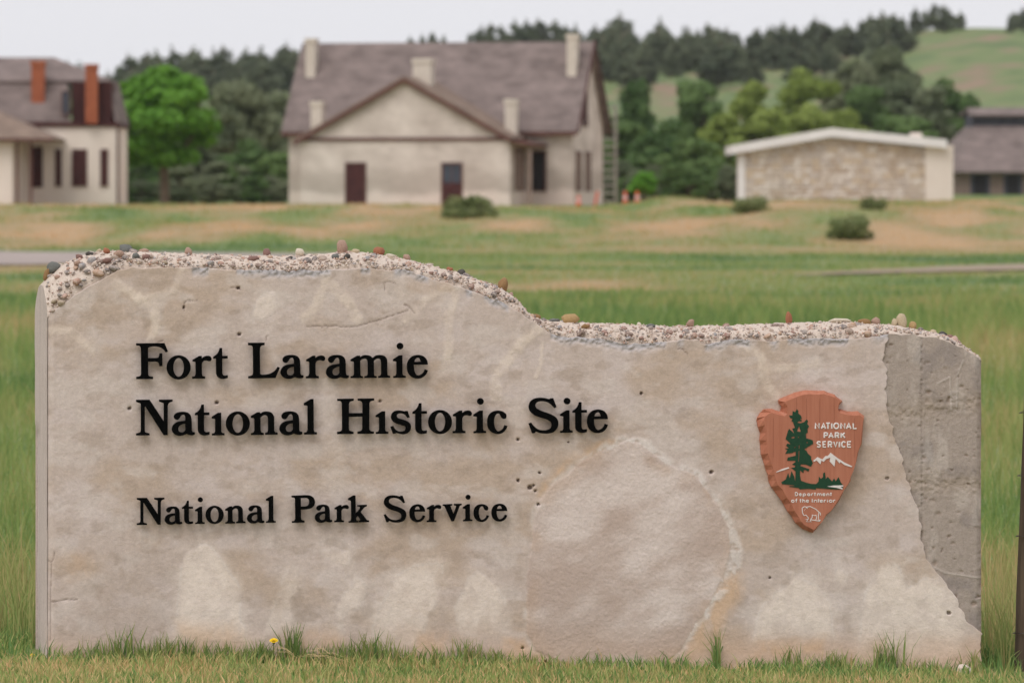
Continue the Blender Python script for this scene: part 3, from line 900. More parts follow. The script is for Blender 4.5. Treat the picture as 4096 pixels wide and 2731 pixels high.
pm = {k: stone_one('pebble_' + k, c1, c2) for k, (c1, c2) in dict(
    grey=((96, 96, 92), (124, 124, 118)), tan=((158, 128, 86), (188, 156, 110)), pink=((150, 118, 100), (190, 160, 142)), rust=((140, 88, 66), (176, 116, 84)),
    white=((198, 184, 162), (226, 214, 196)), dark=((66, 62, 58), (98, 92, 86)), cream=((178, 158, 128), (206, 188, 158)), mauve=((122, 92, 84), (150, 116, 106)), brown=((128, 96, 62), (166, 130, 88))).items()}
BIG = [  # column, v, half width, half depth, half height, material: the stones that stand out along the crest
    (517, .45, 26, 22, 17, 'grey'), (586, .45, 24, 20, 14, 'pink'), (768, .5, 15, 14, 18, 'pink'), (1085, .5, 17, 15, 22, 'mauve'), (1222, .5, 20, 16, 20, 'white'),
    (1389, .5, 24, 20, 34, 'pink'), (1537, .5, 26, 20, 22, 'rust'), (1651, .5, 18, 16, 18, 'pink'), (1440, .45, 17, 14, 11, 'cream'), (1580, .42, 20, 16, 10, 'white'),
    (1870, .5, 22, 18, 14, 'dark'), (1826, .5, 18, 14, 12, 'rust'), (2037, .47, 22, 20, 30, 'brown'), (2170, .45, 18, 16, 14, 'brown'), (2308, .47, 40, 28, 24, 'tan'),
    (2240, .46, 24, 18, 10, 'grey'), (2795, .5, 17, 16, 17, 'pink'), (3193, .5, 14, 13, 34, 'rust'), (2590, .5, 14, 10, 10, 'white'), (2625, .4, 20, 16, 11, 'grey'),
    (3398, .5, 52, 30, 12, 'white'), (3500, .5, 26, 20, 14, 'brown'), (3545, .5, 18, 16, 18, 'pink'), (3650, .5, 21, 17, 34, 'cream'), (3622, .5, 14, 13, 20, 'cream'), (3697, .5, 20, 16, 17, 'tan'),
    (3808, .45, 20, 16, 13, 'dark'), (3828, .4, 18, 14, 10, 'mauve'), (3770, .45, 13, 12, 11, 'cream'), (480, .24, 24, 18, 17, 'pink'), (588, .22, 17, 14, 12, 'mauve'), (546, .22, 15, 12, 14, 'grey'),
    (440, .45, 16, 13, 12, 'rust'), (430, .2, 20, 15, 13, 'mauve'), (335, .45, 16, 13, 10, 'mauve'), (412, .5, 14, 12, 12, 'cream'), (375, .47, 17, 12, 10, 'dark'), (240, .5, 28, 22, 24, 'grey'),
    (210, .5, 17, 13, 24, 'brown'), (320, .3, 15, 13, 14, 'pink'), (1018, .27, 26, 18, 12, 'mauve'), (1345, .25, 16, 13, 13, 'grey'), (1395, .24, 15, 12, 12, 'dark'), (2350, .25, 18, 14, 11, 'brown'), (1170, .3, 14, 12, 9, 'dark')]
for px, v_, a, bq, c_, mn in BIG:
    o = pebble(px, v_, a, bq, c_, random.uniform(-.12, .12), pm[mn], 0.55 if c_ > 16 else .3)
    if c_ > 30: o.rotation_euler = (0, random.uniform(-.06, .06), 0)
random.seed(21)
cnt = 0
taken = []
while cnt < 253:
    px = random.uniform(X0 + 2, X1 - 20) if random.random() > .16 else random.uniform(X0 + 2, 620)
    fq = random.uniform(.10, 1.0) ** .85
    v_ = math.asin(min(1, fq ** (1 / .9))) / math.pi if random.random() < .85 else random.uniform(.45, .6)
    if px > 3560 and v_ < .14: continue
    if px > 480 and v_ < .10: continue
    if px > 700 and random.random() < .12: continue
    a = random.choice([random.uniform(5.5, 10), random.uniform(7, 13), random.uniform(9, 18)]) * (1.15 if px < 600 else 1.0)
    x, y, z = [float(q) for q in cap_point(np.array(px), np.array(v_))]
    if any((x - q[0]) ** 2 + (z - q[1]) ** 2 + 0.12 * (y - q[3]) ** 2 < (0.00072 * (a + q[2])) ** 2 for q in taken): continue
    taken.append((x, z, a, y))
    pebble(px, v_, a * random.uniform(.9, 1.35), a * random.uniform(.8, 1.1), a * random.uniform(.6, .95), random.uniform(-.6, .6), None, -0.2)
    cnt += 1
# finer grit between the pebbles
gv = []; gf = []
oct_ = np.array([(1, 0, 0), (-1, 0, 0), (0, 1, 0), (0, -1, 0), (0, 0, 1), (0, 0, -1)], float)
of = np.array([(0, 2, 4), (2, 1, 4), (1, 3, 4), (3, 0, 4), (2, 0, 5), (1, 2, 5), (3, 1, 5), (0, 3, 5)])
gc = []
for k in range(2600):
    px = rng.uniform(X0, X1 - 10); fq = rng.uniform(.12, 1.0); v_ = math.asin(fq ** 1.1) / math.pi
    if rng.random() < .2: v_ = rng.uniform(.45, .6)
    if px > 3560 and v_ < .12: continue
    x, y, z = [float(q) for q in cap_point(np.array(px), np.array(v_))]
    r_ = rng.uniform(2.5, 7.5) / 1000
    gf.append(of + 6 * len(gv)); gv.append(oct_ * r_ * rng.uniform(.6, 1.3, (6, 3)) + np.array((x, y, z)))
    f_ = rng.uniform(.35, .8); pc = np.array(lin(*pal[rng.integers(len(pal))])[:3]) * f_ + np.array(lin(212, 194, 180)[:3]) * (1 - f_)
    gc.append(np.tile(pc, (6, 1)))
me = mesh_np('grit', np.concatenate(gv), np.concatenate(gf))
attr_c(me, 'col', np.concatenate(gc))
tag(link('grit', me, M['grit'], sign), kind='stuff')

# ------------------------------------------------------------------ black letters
GLYPH = {
 'F': (968, ['82,145 735,142 812,330 768,354 ~715,290 ~640,240 ~520,213 ~400,225 ~362,245 352,280 352,487 540,487 ~590,475 ~612,440 622,378 683,378 683,672 622,672 ~612,620 ~580,580 530,565 352,565 352,850 ~365,890 ~405,912 467,920 467,968 82,968 82,920 ~145,910 ~180,890 194,850 194,290 ~185,235 ~150,200 82,190']),
 'o': (958, ['E1072,700,276,278', 'E1072,701,127,218']),
 'r': (957, ['1397,957 1397,915 ~1450,905 1476,850 1476,600 ~1465,570 1405,560 1405,525 1560,436 1615,436 1615,495 ~1680,450 ~1750,433 ~1810,445 ~1842,495 ~1825,545 ~1780,555 ~1730,540 ~1660,550 ~1620,600 1615,650 1615,850 ~1635,900 1690,912 1690,957']),
 't': (957, ['2045,252 2097,252 2097,436 2223,436 2223,493 2097,493 2097,820 ~2110,870 ~2150,893 2223,885 2223,945 ~2150,962 ~2060,958 ~1990,915 ~1962,850 1958,780 1958,493 1893,493 1893,455 ~1970,400 ~2020,330']),
 'L': (953, ['68,130 446,130 446,180 ~380,195 ~345,230 337,280 337,810 ~345,855 390,875 ~500,868 ~600,840 ~690,780 755,693 798,712 695,950 68,953 68,908 ~140,890 ~170,865 180,820 180,280 ~172,220 ~140,190 68,180']),
 'a': (948, ['1353,888 1353,935 ~1300,953 ~1220,945 1160,922 ~1080,955 ~990,962 ~900,935 ~840,870 ~826,800 ~860,710 ~960,645 1140,617 1140,560 ~1132,510 ~1110,480 ~1080,475 ~1040,495 ~1000,555 ~960,590 ~905,580 ~875,535 ~885,480 ~950,430 ~1070,411 ~1190,430 ~1255,490 ~1275,560 1280,640 1282,830 ~1300,875', '1140,683 1143,830 ~1110,870 ~1050,888 ~990,865 ~968,805 ~990,740 ~1060,695']),
 'm': (945, ['357,945 357,910 ~410,895 435,850 435,600 ~425,565 357,552 357,515 510,428 575,428 575,465 ~650,425 ~730,418 ~810,435 870,487 ~950,430 ~1040,418 ~1140,440 ~1195,500 ~1208,580 1208,850 ~1220,890 1275,910 1275,945 1000,945 1000,910 ~1050,895 1072,850 1072,600 ~1060,530 ~1020,500 ~960,503 895,545 895,850 ~910,895 960,910 960,945 677,945 677,910 ~735,895 758,850 758,600 ~745,530 ~700,497 ~630,505 575,545 575,850 ~590,895 638,910 638,945']),
 'i': (938, ['1357,940 1357,903 ~1410,890 1433,840 1433,590 ~1425,560 1353,547 1353,512 1497,420 1567,418 1567,840 ~1590,885 1642,897 1642,937', 'E1515,202,74,74']),
 'ı': (938, ['1357,940 1357,903 ~1410,890 1433,840 1433,590 ~1425,560 1353,547 1353,512 1497,420 1567,418 1567,840 ~1590,885 1642,897 1642,937']),
 'e': (945, ['2163,632 1833,632 ~1835,700 ~1850,790 ~1890,865 ~1945,888 ~2020,860 ~2070,810 2097,747 2163,770 ~2120,860 ~2040,930 ~1930,958 ~1810,930 ~1715,840 ~1680,700 ~1700,560 ~1790,450 ~1930,411 ~2060,440 ~2140,530', '1845,572 ~1860,520 ~1890,485 ~1930,474 ~1970,487 ~1995,530 2005,572']),
 'N': (938, ['82,117 390,117 720,625 722,230 ~710,195 613,160 613,117 922,117 922,160 ~860,180 ~825,210 810,260 803,935 715,935 287,255 277,280 275,820 ~290,870 385,897 385,938 78,938 78,897 ~145,880 ~180,855 188,800 190,240 ~180,200 82,160']),
 'n': (922, ['535,824 535,790 ~585,775 605,730 605,510 ~595,480 533,470 533,435 660,360 718,360 722,388 ~790,350 ~870,343 ~950,365 ~1000,430 ~1008,500 1010,730 ~1025,765 1080,778 1080,818 828,818 828,785 ~870,770 888,730 888,510 ~875,445 ~830,415 ~775,425 725,465 728,730 ~745,770 795,785 795,822'], 1.125),
 'l': (917, ['1645,815 1645,780 ~1695,765 1718,715 1718,250 ~1708,220 1643,210 1643,170 1783,87 1837,85 1840,720 ~1855,762 1904,775 1904,813'], 1.125),
 'H': (962, ['103,148 480,146 480,190 ~400,210 ~370,250 367,300 367,483 690,483 690,290 ~680,230 ~640,200 580,188 580,146 957,143 957,188 ~880,205 ~848,245 846,300 842,830 ~855,880 ~890,905 950,915 950,960 575,962 575,915 ~640,900 ~680,870 688,820 688,563 365,563 365,830 ~380,885 475,918 475,963 98,965 98,918 ~170,905 ~205,875 212,820 212,290 ~200,225 ~160,195 103,190']),
 's': (957, ['1680,442 1700,434 1750,433 1797,578 1745,590 ~1710,540 ~1660,500 ~1590,483 ~1520,495 ~1492,540 ~1520,590 ~1600,620 ~1720,660 ~1800,720 ~1825,800 ~1800,890 ~1730,950 ~1640,970 ~1550,955 1483,937 1455,952 1407,955 1352,797 1410,778 ~1450,845 ~1520,900 ~1600,912 ~1680,890 ~1708,830 ~1690,785 ~1600,755 ~1480,715 ~1400,660 ~1365,575 ~1385,490 ~1450,435 ~1540,420 ~1620,428']),
 'c': (942, ['1918,783 ~1880,860 ~1800,940 ~1690,965 ~1570,930 ~1480,840 ~1448,700 ~1475,550 ~1560,455 ~1690,421 ~1800,440 ~1880,495 ~1897,550 ~1880,600 ~1835,612 ~1790,590 ~1765,545 ~1740,500 ~1700,485 ~1650,510 ~1610,600 ~1603,710 ~1625,820 ~1670,890 ~1720,903 ~1790,870 ~1830,825 1852,762']),
 'S': (940, ['620,160 650,138 708,138 780,343 735,363 ~680,300 ~600,240 ~510,208 ~410,200 ~320,225 ~282,290 ~310,360 ~420,425 ~560,475 ~700,535 ~790,610 ~822,710 ~800,820 ~720,915 ~620,950 ~520,958 ~400,945 ~330,920 290,908 262,940 210,943 128,720 183,700 ~240,775 ~340,855 ~450,883 ~550,880 ~640,840 ~672,770 ~650,690 ~560,630 ~420,585 ~270,525 ~165,430 ~133,330 ~170,215 ~260,145 ~380,123 ~500,130']),
 'P': (1067, ['88,183 400,173 ~520,185 ~600,240 ~630,330 ~610,410 ~540,475 ~430,500 300,505 300,690 ~315,745 383,768 383,806 92,810 92,775 ~145,765 170,720 170,270 ~155,235 88,215', '300,240 430,237 ~480,265 ~500,330 ~480,400 ~430,432 300,440'], 1.32),
 'k': (1062, ['1425,807 1425,775 ~1470,765 1487,710 1480,320 ~1465,295 1415,283 1415,245 1530,177 1582,177 1587,595 ~1650,535 ~1690,470 ~1680,440 1628,430 1628,403 1847,394 1847,428 ~1790,455 ~1740,510 1700,560 1820,710 ~1850,750 1900,762 1900,796 1662,800 1662,770 ~1695,755 ~1690,725 1635,650 1590,700 ~1600,750 1645,770 1647,803'], 1.32),
 'v': (1021, ['1127,275 1285,268 1285,290 ~1258,300 ~1262,325 1307,440 1350,320 ~1350,300 1315,290 1315,267 1442,264 1442,285 ~1415,295 ~1400,320 1312,552 1272,554 1170,330 ~1155,305 1127,295'], 1.85),
}


def path(s, k=1.0):
    if s[0] == 'E':
        cx, cy, rx, ry = [float(q) for q in s[1:].split(',')]
        return [(cx + rx * math.cos(2 * math.pi * i / 40), cy + ry * math.sin(2 * math.pi * i / 40)) for i in range(40)]
    P = []
    for w_ in s.split():
        sm = w_[0] == '~'
        x, y = w_.lstrip('~').split(',')
        P.append((float(x) * k, float(y) * k, sm))
    n = len(P); out = []
    for i in range(n):
        p0, p1, p2, p3 = P[i - 1], P[i], P[(i + 1) % n], P[(i + 2) % n]
        out.append((p1[0], p1[1]))
        if p1[2] or p2[2]:
            t1 = ((p2[0] - p0[0]) / 2, (p2[1] - p0[1]) / 2) if p1[2] else ((p2[0] - p1[0]), (p2[1] - p1[1]))
            t2 = ((p3[0] - p1[0]) / 2, (p3[1] - p1[1]) / 2) if p2[2] else ((p2[0] - p1[0]), (p2[1] - p1[1]))
            for u in (0.25, 0.5, 0.75):
                h1 = 2 * u ** 3 - 3 * u ** 2 + 1; h2 = u ** 3 - 2 * u ** 2 + u; h3 = -2 * u ** 3 + 3 * u ** 2; h4 = u ** 3 - u ** 2
                out.append(tuple(h1 * p1[q] + h2 * t1[q] + h3 * p2[q] + h4 * t2[q] for q in (0, 1)))
    return out


def flat_mesh(name, loops, ext, bev=0.0):
    """filled outline (x, y up) thickened by ext either side, as a mesh facing -y with up = z"""
    cu = bpy.data.curves.new(name, 'CURVE'); cu.dimensions = '2D'; cu.fill_mode = 'BOTH'; cu.extrude = ext; cu.bevel_depth = bev; cu.bevel_resolution = 1
    for lp in loops:
        sp_ = cu.splines.new('POLY'); sp_.points.add(len(lp) - 1)
        for q, (x, y) in zip(sp_.points, lp): q.co = (x, y, 0, 1)
        sp_.use_cyclic_u = True
    o = bpy.data.objects.new(name, cu); COL.objects.link(o)
    dg = bpy.context.evaluated_depsgraph_get(); dg.update()
    me = bpy.data.meshes.new_from_object(o.evaluated_get(dg))
    bpy.data.objects.remove(o); bpy.data.curves.remove(cu)
    me.transform(Matrix.Rotation(R(90), 4, 'X'))
    me.name = name
    return me


GM = {}
for ch, g in GLYPH.items():
    k = g[2] if len(g) > 2 else 1.0
    loops = [path(s, k) for s in g[1]]
    x0 = min(p[0] for p in loops[0])
    loops = [[(x - x0, g[0] - y) for x, y in lp] for lp in loops]
    me = flat_mesh('letter', loops, 40, 3)
    me.materials.append(M['letter'])
    # two anchor points inside the stroke for the fixing studs
    xs = np.array([p[0] for p in loops[0]]); yv = np.array([p[1] for p in loops[0]])
    GX, GY = np.meshgrid(np.linspace(xs.min(), xs.max(), 40), np.linspace(yv.min(), yv.max(), 40))
    sdv = sd_poly(loops[0], GX, GY)
    for h in loops[1:]: sdv = np.maximum(sdv, -sd_poly(h, GX, GY)) if ch != 'i' else sdv
    best = []
    for half in (GY < np.median(GY), GY >= np.median(GY)):
        q = np.where(half, sdv, 1e9); ix = np.unravel_index(np.argmin(q), q.shape); best.append((GX[ix], GY[ix]))
    GM[ch] = (me, best)
bm = bmesh.new(); bmesh.ops.create_cone(bm, segments=8, radius1=0.004, radius2=0.004, depth=0.030, cap_ends=True)
bmesh.ops.rotate(bm, verts=bm.verts, cent=(0, 0, 0), matrix=Matrix.Rotation(R(90), 3, 'X'))
STUD = bpy.data.meshes.new('stud'); bm.to_mesh(STUD); bm.free(); STUD.materials.append(M['stud'])
K1 = 1 / 5.88; K3 = K1 * 0.7576
TEXT = [('F', 543.9, 1514.6), ('o', 665.4, 1512.9), ('r', 767.6, 1512.8), ('t', 852, 1512.8), ('L', 991.6, 1512), ('a', 1120.3, 1511.2), ('r', 1222, 1511.6), ('a', 1302, 1511),
        ('m', 1400.7, 1510.7), ('i', 1570.1, 1509.5), ('e', 1625.7, 1510.7),
        ('N', 543.3, 1739.5), ('a', 686.1, 1738.5), ('t', 779, 1738.5), ('ı', 845.8, 1739), ('o', 901.9, 1736.5), ('n', 1002, 1736.9), ('a', 1115.8, 1736.3), ('l', 1214.3, 1735.9),
        ('H', 1346.7, 1733.6), ('ı', 1500.6, 1732.8), ('s', 1559.9, 1732.8), ('t', 1647.7, 1732.4), ('o', 1710.5, 1730.7), ('r', 1808.2, 1730.4), ('i', 1891.3, 1729.9), ('c', 1946.3, 1730.4),
        ('S', 2111.8, 1729.9), ('i', 2237.5, 1728.5), ('t', 2287.3, 1727.8), ('e', 2345.6, 1728.2)]
TEXT3 = [('N', 546.1, 2096.6), ('a', 657.4, 2093.7), ('t', 727, 2092.5), ('i', 778.9, 2092.3), ('o', 820.8, 2090.5), ('n', 899.6, 2090.5), ('a', 986.3, 2089), ('l', 1062.2, 2087.9),
         ('P', 1165, 2087.8), ('a', 1257.5, 2086), ('r', 1335, 2085.5), ('k', 1390.6, 2087), ('S', 1532.6, 2085.2), ('e', 1635, 2084.2), ('r', 1704.3, 2085), ('v', 1768.3, 2081.6),
         ('i', 1848.8, 2081.7), ('c', 1891.7, 2081.7), ('e', 1963.1, 2081.7)]
for k, tx in ((K1, TEXT), (K3, TEXT3)):
    for ch, px, py in tx:
        x, z = [float(q) for q in W(px, py)]
        me, best = GM[ch]
        o = link('letter', me, None, sign)
        kk = k / 1000.0 * 1.005
        o.location = (x, -0.026, z); o.scale = (kk, kk, kk)
        o.rotation_euler = (0, -0.004 + random.uniform(-.004, .004), 0)
        o['label'] = 'black raised letter ' + ch.replace('ı', 'i without its dot')
        for bx_, by_ in best:
            s_ = link('stud', STUD, None, o)
            s_.location = (bx_, 0.012 / kk, by_); s_.scale = (1 / kk, 1 / kk, 1 / kk)

# ------------------------------------------------------------------ arrowhead plaque
A_ = lambda x, y: (3010 + x / 5.2267, 1540 + y / 5.2267)
B_ = lambda x, y: (3010 + x / 4.9, 1820 + y / 4.9)
PA = [((560, 285), (655, 335)), ((700, 225), (800, 270)), ((880, 150), (945, 213)), ((1090, 105), (1120, 178)), ((1350, 115), (1340, 190)), ((1480, 112), (1440, 175)), ((1560, 150), (1550, 205)),
      ((1690, 190), (1650, 240)), ((1740, 235), (1705, 255)), ((1858, 325), (1815, 332)), ((1850, 355), (1785, 350)), ((1800, 400), (1755, 385)), ((1785, 490), (1745, 500)), ((1830, 500), (1780, 570)),
      ((1975, 545), (1940, 612)), ((2060, 550), (2110, 628)), ((2190, 540), (2190, 615)), ((2310, 640), (2285, 668)), ((2305, 790), (2260, 800)), ((2280, 1000), (2235, 1010)), ((2270, 1230), (2215, 1240)), ((2200, 1350), (2150, 1400))]
PB = [((2030, 110), (1985, 130)), ((1960, 260), (1940, 290)), ((1915, 390), (1890, 400)), ((1900, 500), (1840, 540)), ((1800, 620), (1755, 670)), ((1750, 740), (1695, 760)), ((1690, 880), (1630, 880)), ((1620, 960), (1580, 960)),
      ((1540, 1080), (1500, 1075)), ((1420, 1180), (1405, 1140)), ((1370, 1280), (1330, 1290)), ((1260, 1400), (1230, 1370)), ((1170, 1515), (1165, 1450)), ((1090, 1490), (1045, 1385)), ((970, 1440), (1000, 1370)), ((820, 1310), (920, 1290)),
      ((760, 1200), (870, 1200)), ((670, 1090), (790, 1080)), ((600, 960), (720, 930)), ((550, 880), (640, 820)), ((420, 700), (550, 660)), ((350, 610), (470, 580)), ((305, 500), (430, 490)), ((290, 380), (400, 370)),
      ((250, 290), (375, 265)), ((225, 190), (345, 190)), ((195, 90), (310, 90))]
PC = [((165, 1440), (290, 1420)), ((150, 1250), (275, 1240)), ((135, 1140), (262, 1140)), ((150, 1000), (250, 990)), ((100, 870), (215, 820)), ((75, 740), (195, 730)), ((85, 680), (235, 640)), ((155, 570), (310, 585)), ((230, 500), (370, 565)),
      ((390, 490), (450, 595)), ((545, 550), (630, 640)), ((575, 530), (690, 590)), ((595, 440), (690, 440)), ((540, 385), (645, 365)), ((525, 320), (645, 345))]
pairs = [(A_(*o), A_(*i)) for o, i in PA] + [(B_(*o), B_(*i)) for o, i in PB] + [(A_(*o), A_(*i)) for o, i in PC]
pcx, pcy = 3240.0, 2125.0
plx, plz = [float(q) for q in W(pcx, pcy)]
plaque = empty('arrowhead_plaque', (DS * 0 + plx * CP, DS + plx * SP, plz), PSI)
tag(plaque, 'brown carved arrowhead plaque with green tree and white lettering on the sign wall', 'plaque')


def PL(px, py):
    x, z = W(px, py); return float(x) - plx, float(z) - plz


n = len(pairs)
Vp = []
for (o, i) in pairs: x, z = PL(*o); Vp.append((x, -0.002, z))
for qi, (o, i) in enumerate(pairs): x, z = PL(*o); Vp.append((x, -0.009 - (.013 if qi % 2 else .0) - random.uniform(0, .004), z))
for (o, i) in pairs: x, z = PL(*i); Vp.append((x, -0.046 + 0.0 * x, z))
bm = bmesh.new(); bv = [bm.verts.new(q) for q in Vp]
for q in range(n):
    q2 = (q + 1) % n
    bm.faces.new((bv[q], bv[q2], bv[q2 + n], bv[q + n])); bm.faces.new((bv[q + n], bv[q2 + n], bv[q2 + 2 * n], bv[q + 2 * n]))
bm.faces.new([bv[2 * n + q] for q in range(n)])
bmesh.ops.recalc_face_normals(bm, faces=bm.faces)
me = bpy.data.meshes.new('board'); bm.to_mesh(me); bm.free()
link('board', me, M['plaque'], plaque)
for gxp in (395, 880, 1085, 1365, 1665, 2085):           # joints between the glued planks
    x, zt = PL(*A_(gxp, 260 if 700 < gxp < 1750 else 680)); _, zb = PL(*A_(gxp, 1500))
    MB().box(x - .0004, x + .0004, -0.0464, -0.0455, zb, zt).build('plank_joint', M['jointline'], plaque)


def inlay(name, loops, mat, d=0.0015):
    me = flat_mesh(name, [[PL(*q) for q in lp] for lp in loops], d)
    o = link(name, me, mat, plaque); o.location = (0, -0.0466, 0)
    return o


TREE = [A_(*q) for q in [(885, 490), (917, 525), (912, 580), (970, 625), (990, 690), (950, 700), (990, 725), (980, 745), (915, 745), (895, 775), (960, 785), (1040, 760), (1090, 705), (1117, 735), (1100, 800), (1140, 845), (1110, 900), (1110, 975), (1070, 1010),
                         (1080, 1100), (1140, 1115), (1215, 1140), (1225, 1215), (1110, 1280), (1040, 1330), (1090, 1365), (1110, 1410), (1180, 1475), (1185, 1560)]]
TREE += [B_(*q) for q in [(1110, 70), (1143, 140), (1105, 210), (1000, 170), (910, 165), (895, 195), (920, 205), (1075, 260), (1055, 305), (990, 275), (960, 285), (960, 335), (890, 285), (890, 380), (910, 485), (1000, 520), (1110, 548), (1210, 550), (1255, 500), (1262, 405),
                          (1300, 450), (1340, 420), (1345, 340), (1380, 320), (1395, 455), (1435, 410), (1480, 460), (1520, 500), (1560, 440), (1590, 500), (1645, 415), (1690, 520), (1735, 575), (1725, 652), (1600, 658), (1200, 632), (1205, 660), (1060, 645), (885, 655), (870, 630), (685, 605),
                          (690, 590), (790, 590), (770, 575), (545, 555), (525, 515), (615, 460), (660, 335), (690, 445), (725, 300), (775, 400), (800, 500), (805, 300), (715, 235), (790, 225), (800, 190), (735, 170), (805, 120), (800, 95), (640, 95), (655, 30)]]
TREE += [A_(*q) for q in [(695, 1500), (860, 1460), (865, 1380), (830, 1380), (790, 1405), (645, 1420), (690, 1340), (635, 1310), (720, 1310), (660, 1250), (690, 1205), (745, 1225), (740, 1195), (652, 1115), (700, 950), (725, 900), (830, 1000), (790, 895), (845, 880), (800, 750), (775, 745),
                          (795, 690), (745, 675), (727, 620), (790, 625), (800, 530), (850, 555)]]
TH_ = [[A_(*q) for q in h] for h in ([(890, 955), (905, 900), (935, 840), (945, 900), (965, 930), (960, 965)], [(770, 1075), (840, 1060), (835, 1095), (775, 1100)], [(905, 1065), (928, 1060), (925, 1100)], [(1085, 1175), (1110, 1175), (1110, 1200), (1085, 1200)],
                                     [(830, 1290), (865, 1265), (860, 1285), (835, 1305)], [(922, 1360), (938, 1360), (926, 1585), (914, 1585)], [(926, 1240), (942, 1240), (936, 1315), (924, 1315)])]
inlay('tree_emblem', [TREE] + TH_, M['green'])
inlay('mountain_emblem', [[B_(*q) for q in [(1150, 95), (1235, 25), (1330, 70), (1390, 5), (1440, 0), (1490, -62), (1560, -5), (1620, 40), (1760, 130), (1915, 205), (1895, 222), (1760, 180), (1685, 120), (1665, 150), (1590, 60), (1580, 100), (1565, 210), (1470, 110), (1485, 35), (1400, 65),
                                            (1355, 118), (1310, 90), (1290, 165), (1215, 90), (1165, 115)]]], M['white'])
inlay('ridge_emblem', [[B_(*q) for q in [(425, 325), (430, 312), (540, 258), (670, 222), (682, 242), (550, 288)]]], M['white'])
inlay('lake_emblem', [[B_(*q) for q in [(1420, 600), (1540, 580), (1735, 575), (1735, 600), (1680, 610), (1725, 635), (1720, 655), (1600, 625)]]], M['white'], 0.0024)


def strokes(name, lines, rad, mat):
    cu = bpy.data.curves.new(name, 'CURVE'); cu.dimensions = '3D'; cu.bevel_depth = rad; cu.bevel_resolution = 1; cu.use_fill_caps = True
    for ln_ in lines:
        q = [PL(*p) for p in ln_]
        sp_ = cu.splines.new('POLY'); sp_.points.add(len(q) - 1)
        for pt, (x, z) in zip(sp_.points, q): pt.co = (x, 0, z, 1)
    o = bpy.data.objects.new(name, cu); COL.objects.link(o)
    dg = bpy.context.evaluated_depsgraph_get(); dg.update()
    me = bpy.data.meshes.new_from_object(o.evaluated_get(dg))
    bpy.data.objects.remove(o); bpy.data.curves.remove(cu)
    me.transform(Matrix.Diagonal((1, 0.5, 1, 1)))
    o = link(name, me, mat, plaque); o.location = (0, -0.0464, 0)
    return o


circ = lambda cx, cy, rx, ry, a0=0, a1=360, k=14: [(cx + rx * math.cos(R(a0 + (a1 - a0) * i / k)), cy + ry * math.sin(R(a0 + (a1 - a0) * i / k))) for i in range(k + 1)]
SG = {  # single-stroke letters in a unit box, y down
    'N': [[(0, 1), (0, 0), (1, 1), (1, 0)]], 'A': [[(0, 1), (.5, 0), (1, 1)], [(.2, .68), (.8, .68)]], 'T': [[(0, 0), (1, 0)], [(.5, 0), (.5, 1)]], 'I': [[(.5, 0), (.5, 1)]], 'O': [circ(.5, .5, .5, .5)],
    'L': [[(0, 0), (0, 1), (1, 1)]], 'P': [[(0, 1), (0, 0), (.6, 0), (1, .12), (1, .42), (.6, .55), (0, .55)]], 'R': [[(0, 1), (0, 0), (.6, 0), (1, .12), (1, .42), (.6, .55), (0, .55)], [(.5, .55), (1, 1)]],
    'K': [[(0, 0), (0, 1)], [(1, 0), (.1, .55)], [(.35, .42), (1, 1)]], 'S': [[(1, .12), (.65, 0), (.25, .02), (.02, .22), (.25, .45), (.75, .55), (1, .76), (.75, .98), (.35, 1), (0, .88)]], 'E': [[(1, 0), (0, 0), (0, 1), (1, 1)], [(0, .5), (.85, .5)]],
    'V': [[(0, 0), (.5, 1), (1, 0)]], 'C': [circ(.55, .5, .55, .5, 320, 40)], 'D': [[(0, 0), (0, 1), (.5, 1), (1, .7), (1, .3), (.5, 0), (0, 0)]],
    'e': [[(.02, .68), (1, .68), (.9, .42), (.5, .33), (.1, .45), (0, .68), (.15, .93), (.55, 1), (.95, .9)]], 'p': [[(0, .35), (0, 1.35)], [(0, .5), (.5, .35), (1, .55), (1, .8), (.5, 1), (0, .9)]], 'a': [circ(.5, .67, .5, .32), [(1, .35), (1, 1)]],
    'r': [[(0, .35), (0, 1)], [(0, .55), (.5, .36), (1, .38)]], 't': [[(.5, 0), (.5, 1)], [(0, .33), (1, .33)]], 'm': [[(0, 1), (0, .35)], [(0, .5), (.3, .35), (.5, .5), (.5, 1)], [(.5, .5), (.8, .35), (1, .5), (1, 1)]], 'n': [[(0, 1), (0, .35)], [(0, .52), (.5, .35), (1, .52), (1, 1)]],
    'o': [circ(.5, .67, .5, .33)], 'f': [[(1, .02), (.6, .05), (.5, .3), (.5, 1)], [(0, .4), (1, .4)]], 'h': [[(0, 0), (0, 1)], [(0, .55), (.5, .38), (1, .55), (1, 1)]], 'i': [[(.5, .35), (.5, 1)], [(.5, .05), (.5, .12)]]}


def sign_text(items, fn, y0, y1, rad):
    for ch, xa_, xb_ in items:
        k = strokes('letter', [[fn(xa_ + (xb_ - xa_) * u, y0 + (y1 - y0) * v_) for u, v_ in ln_] for ln_ in SG[ch]], rad, M['white'])
        k['label'] = 'small white carved letter ' + ch


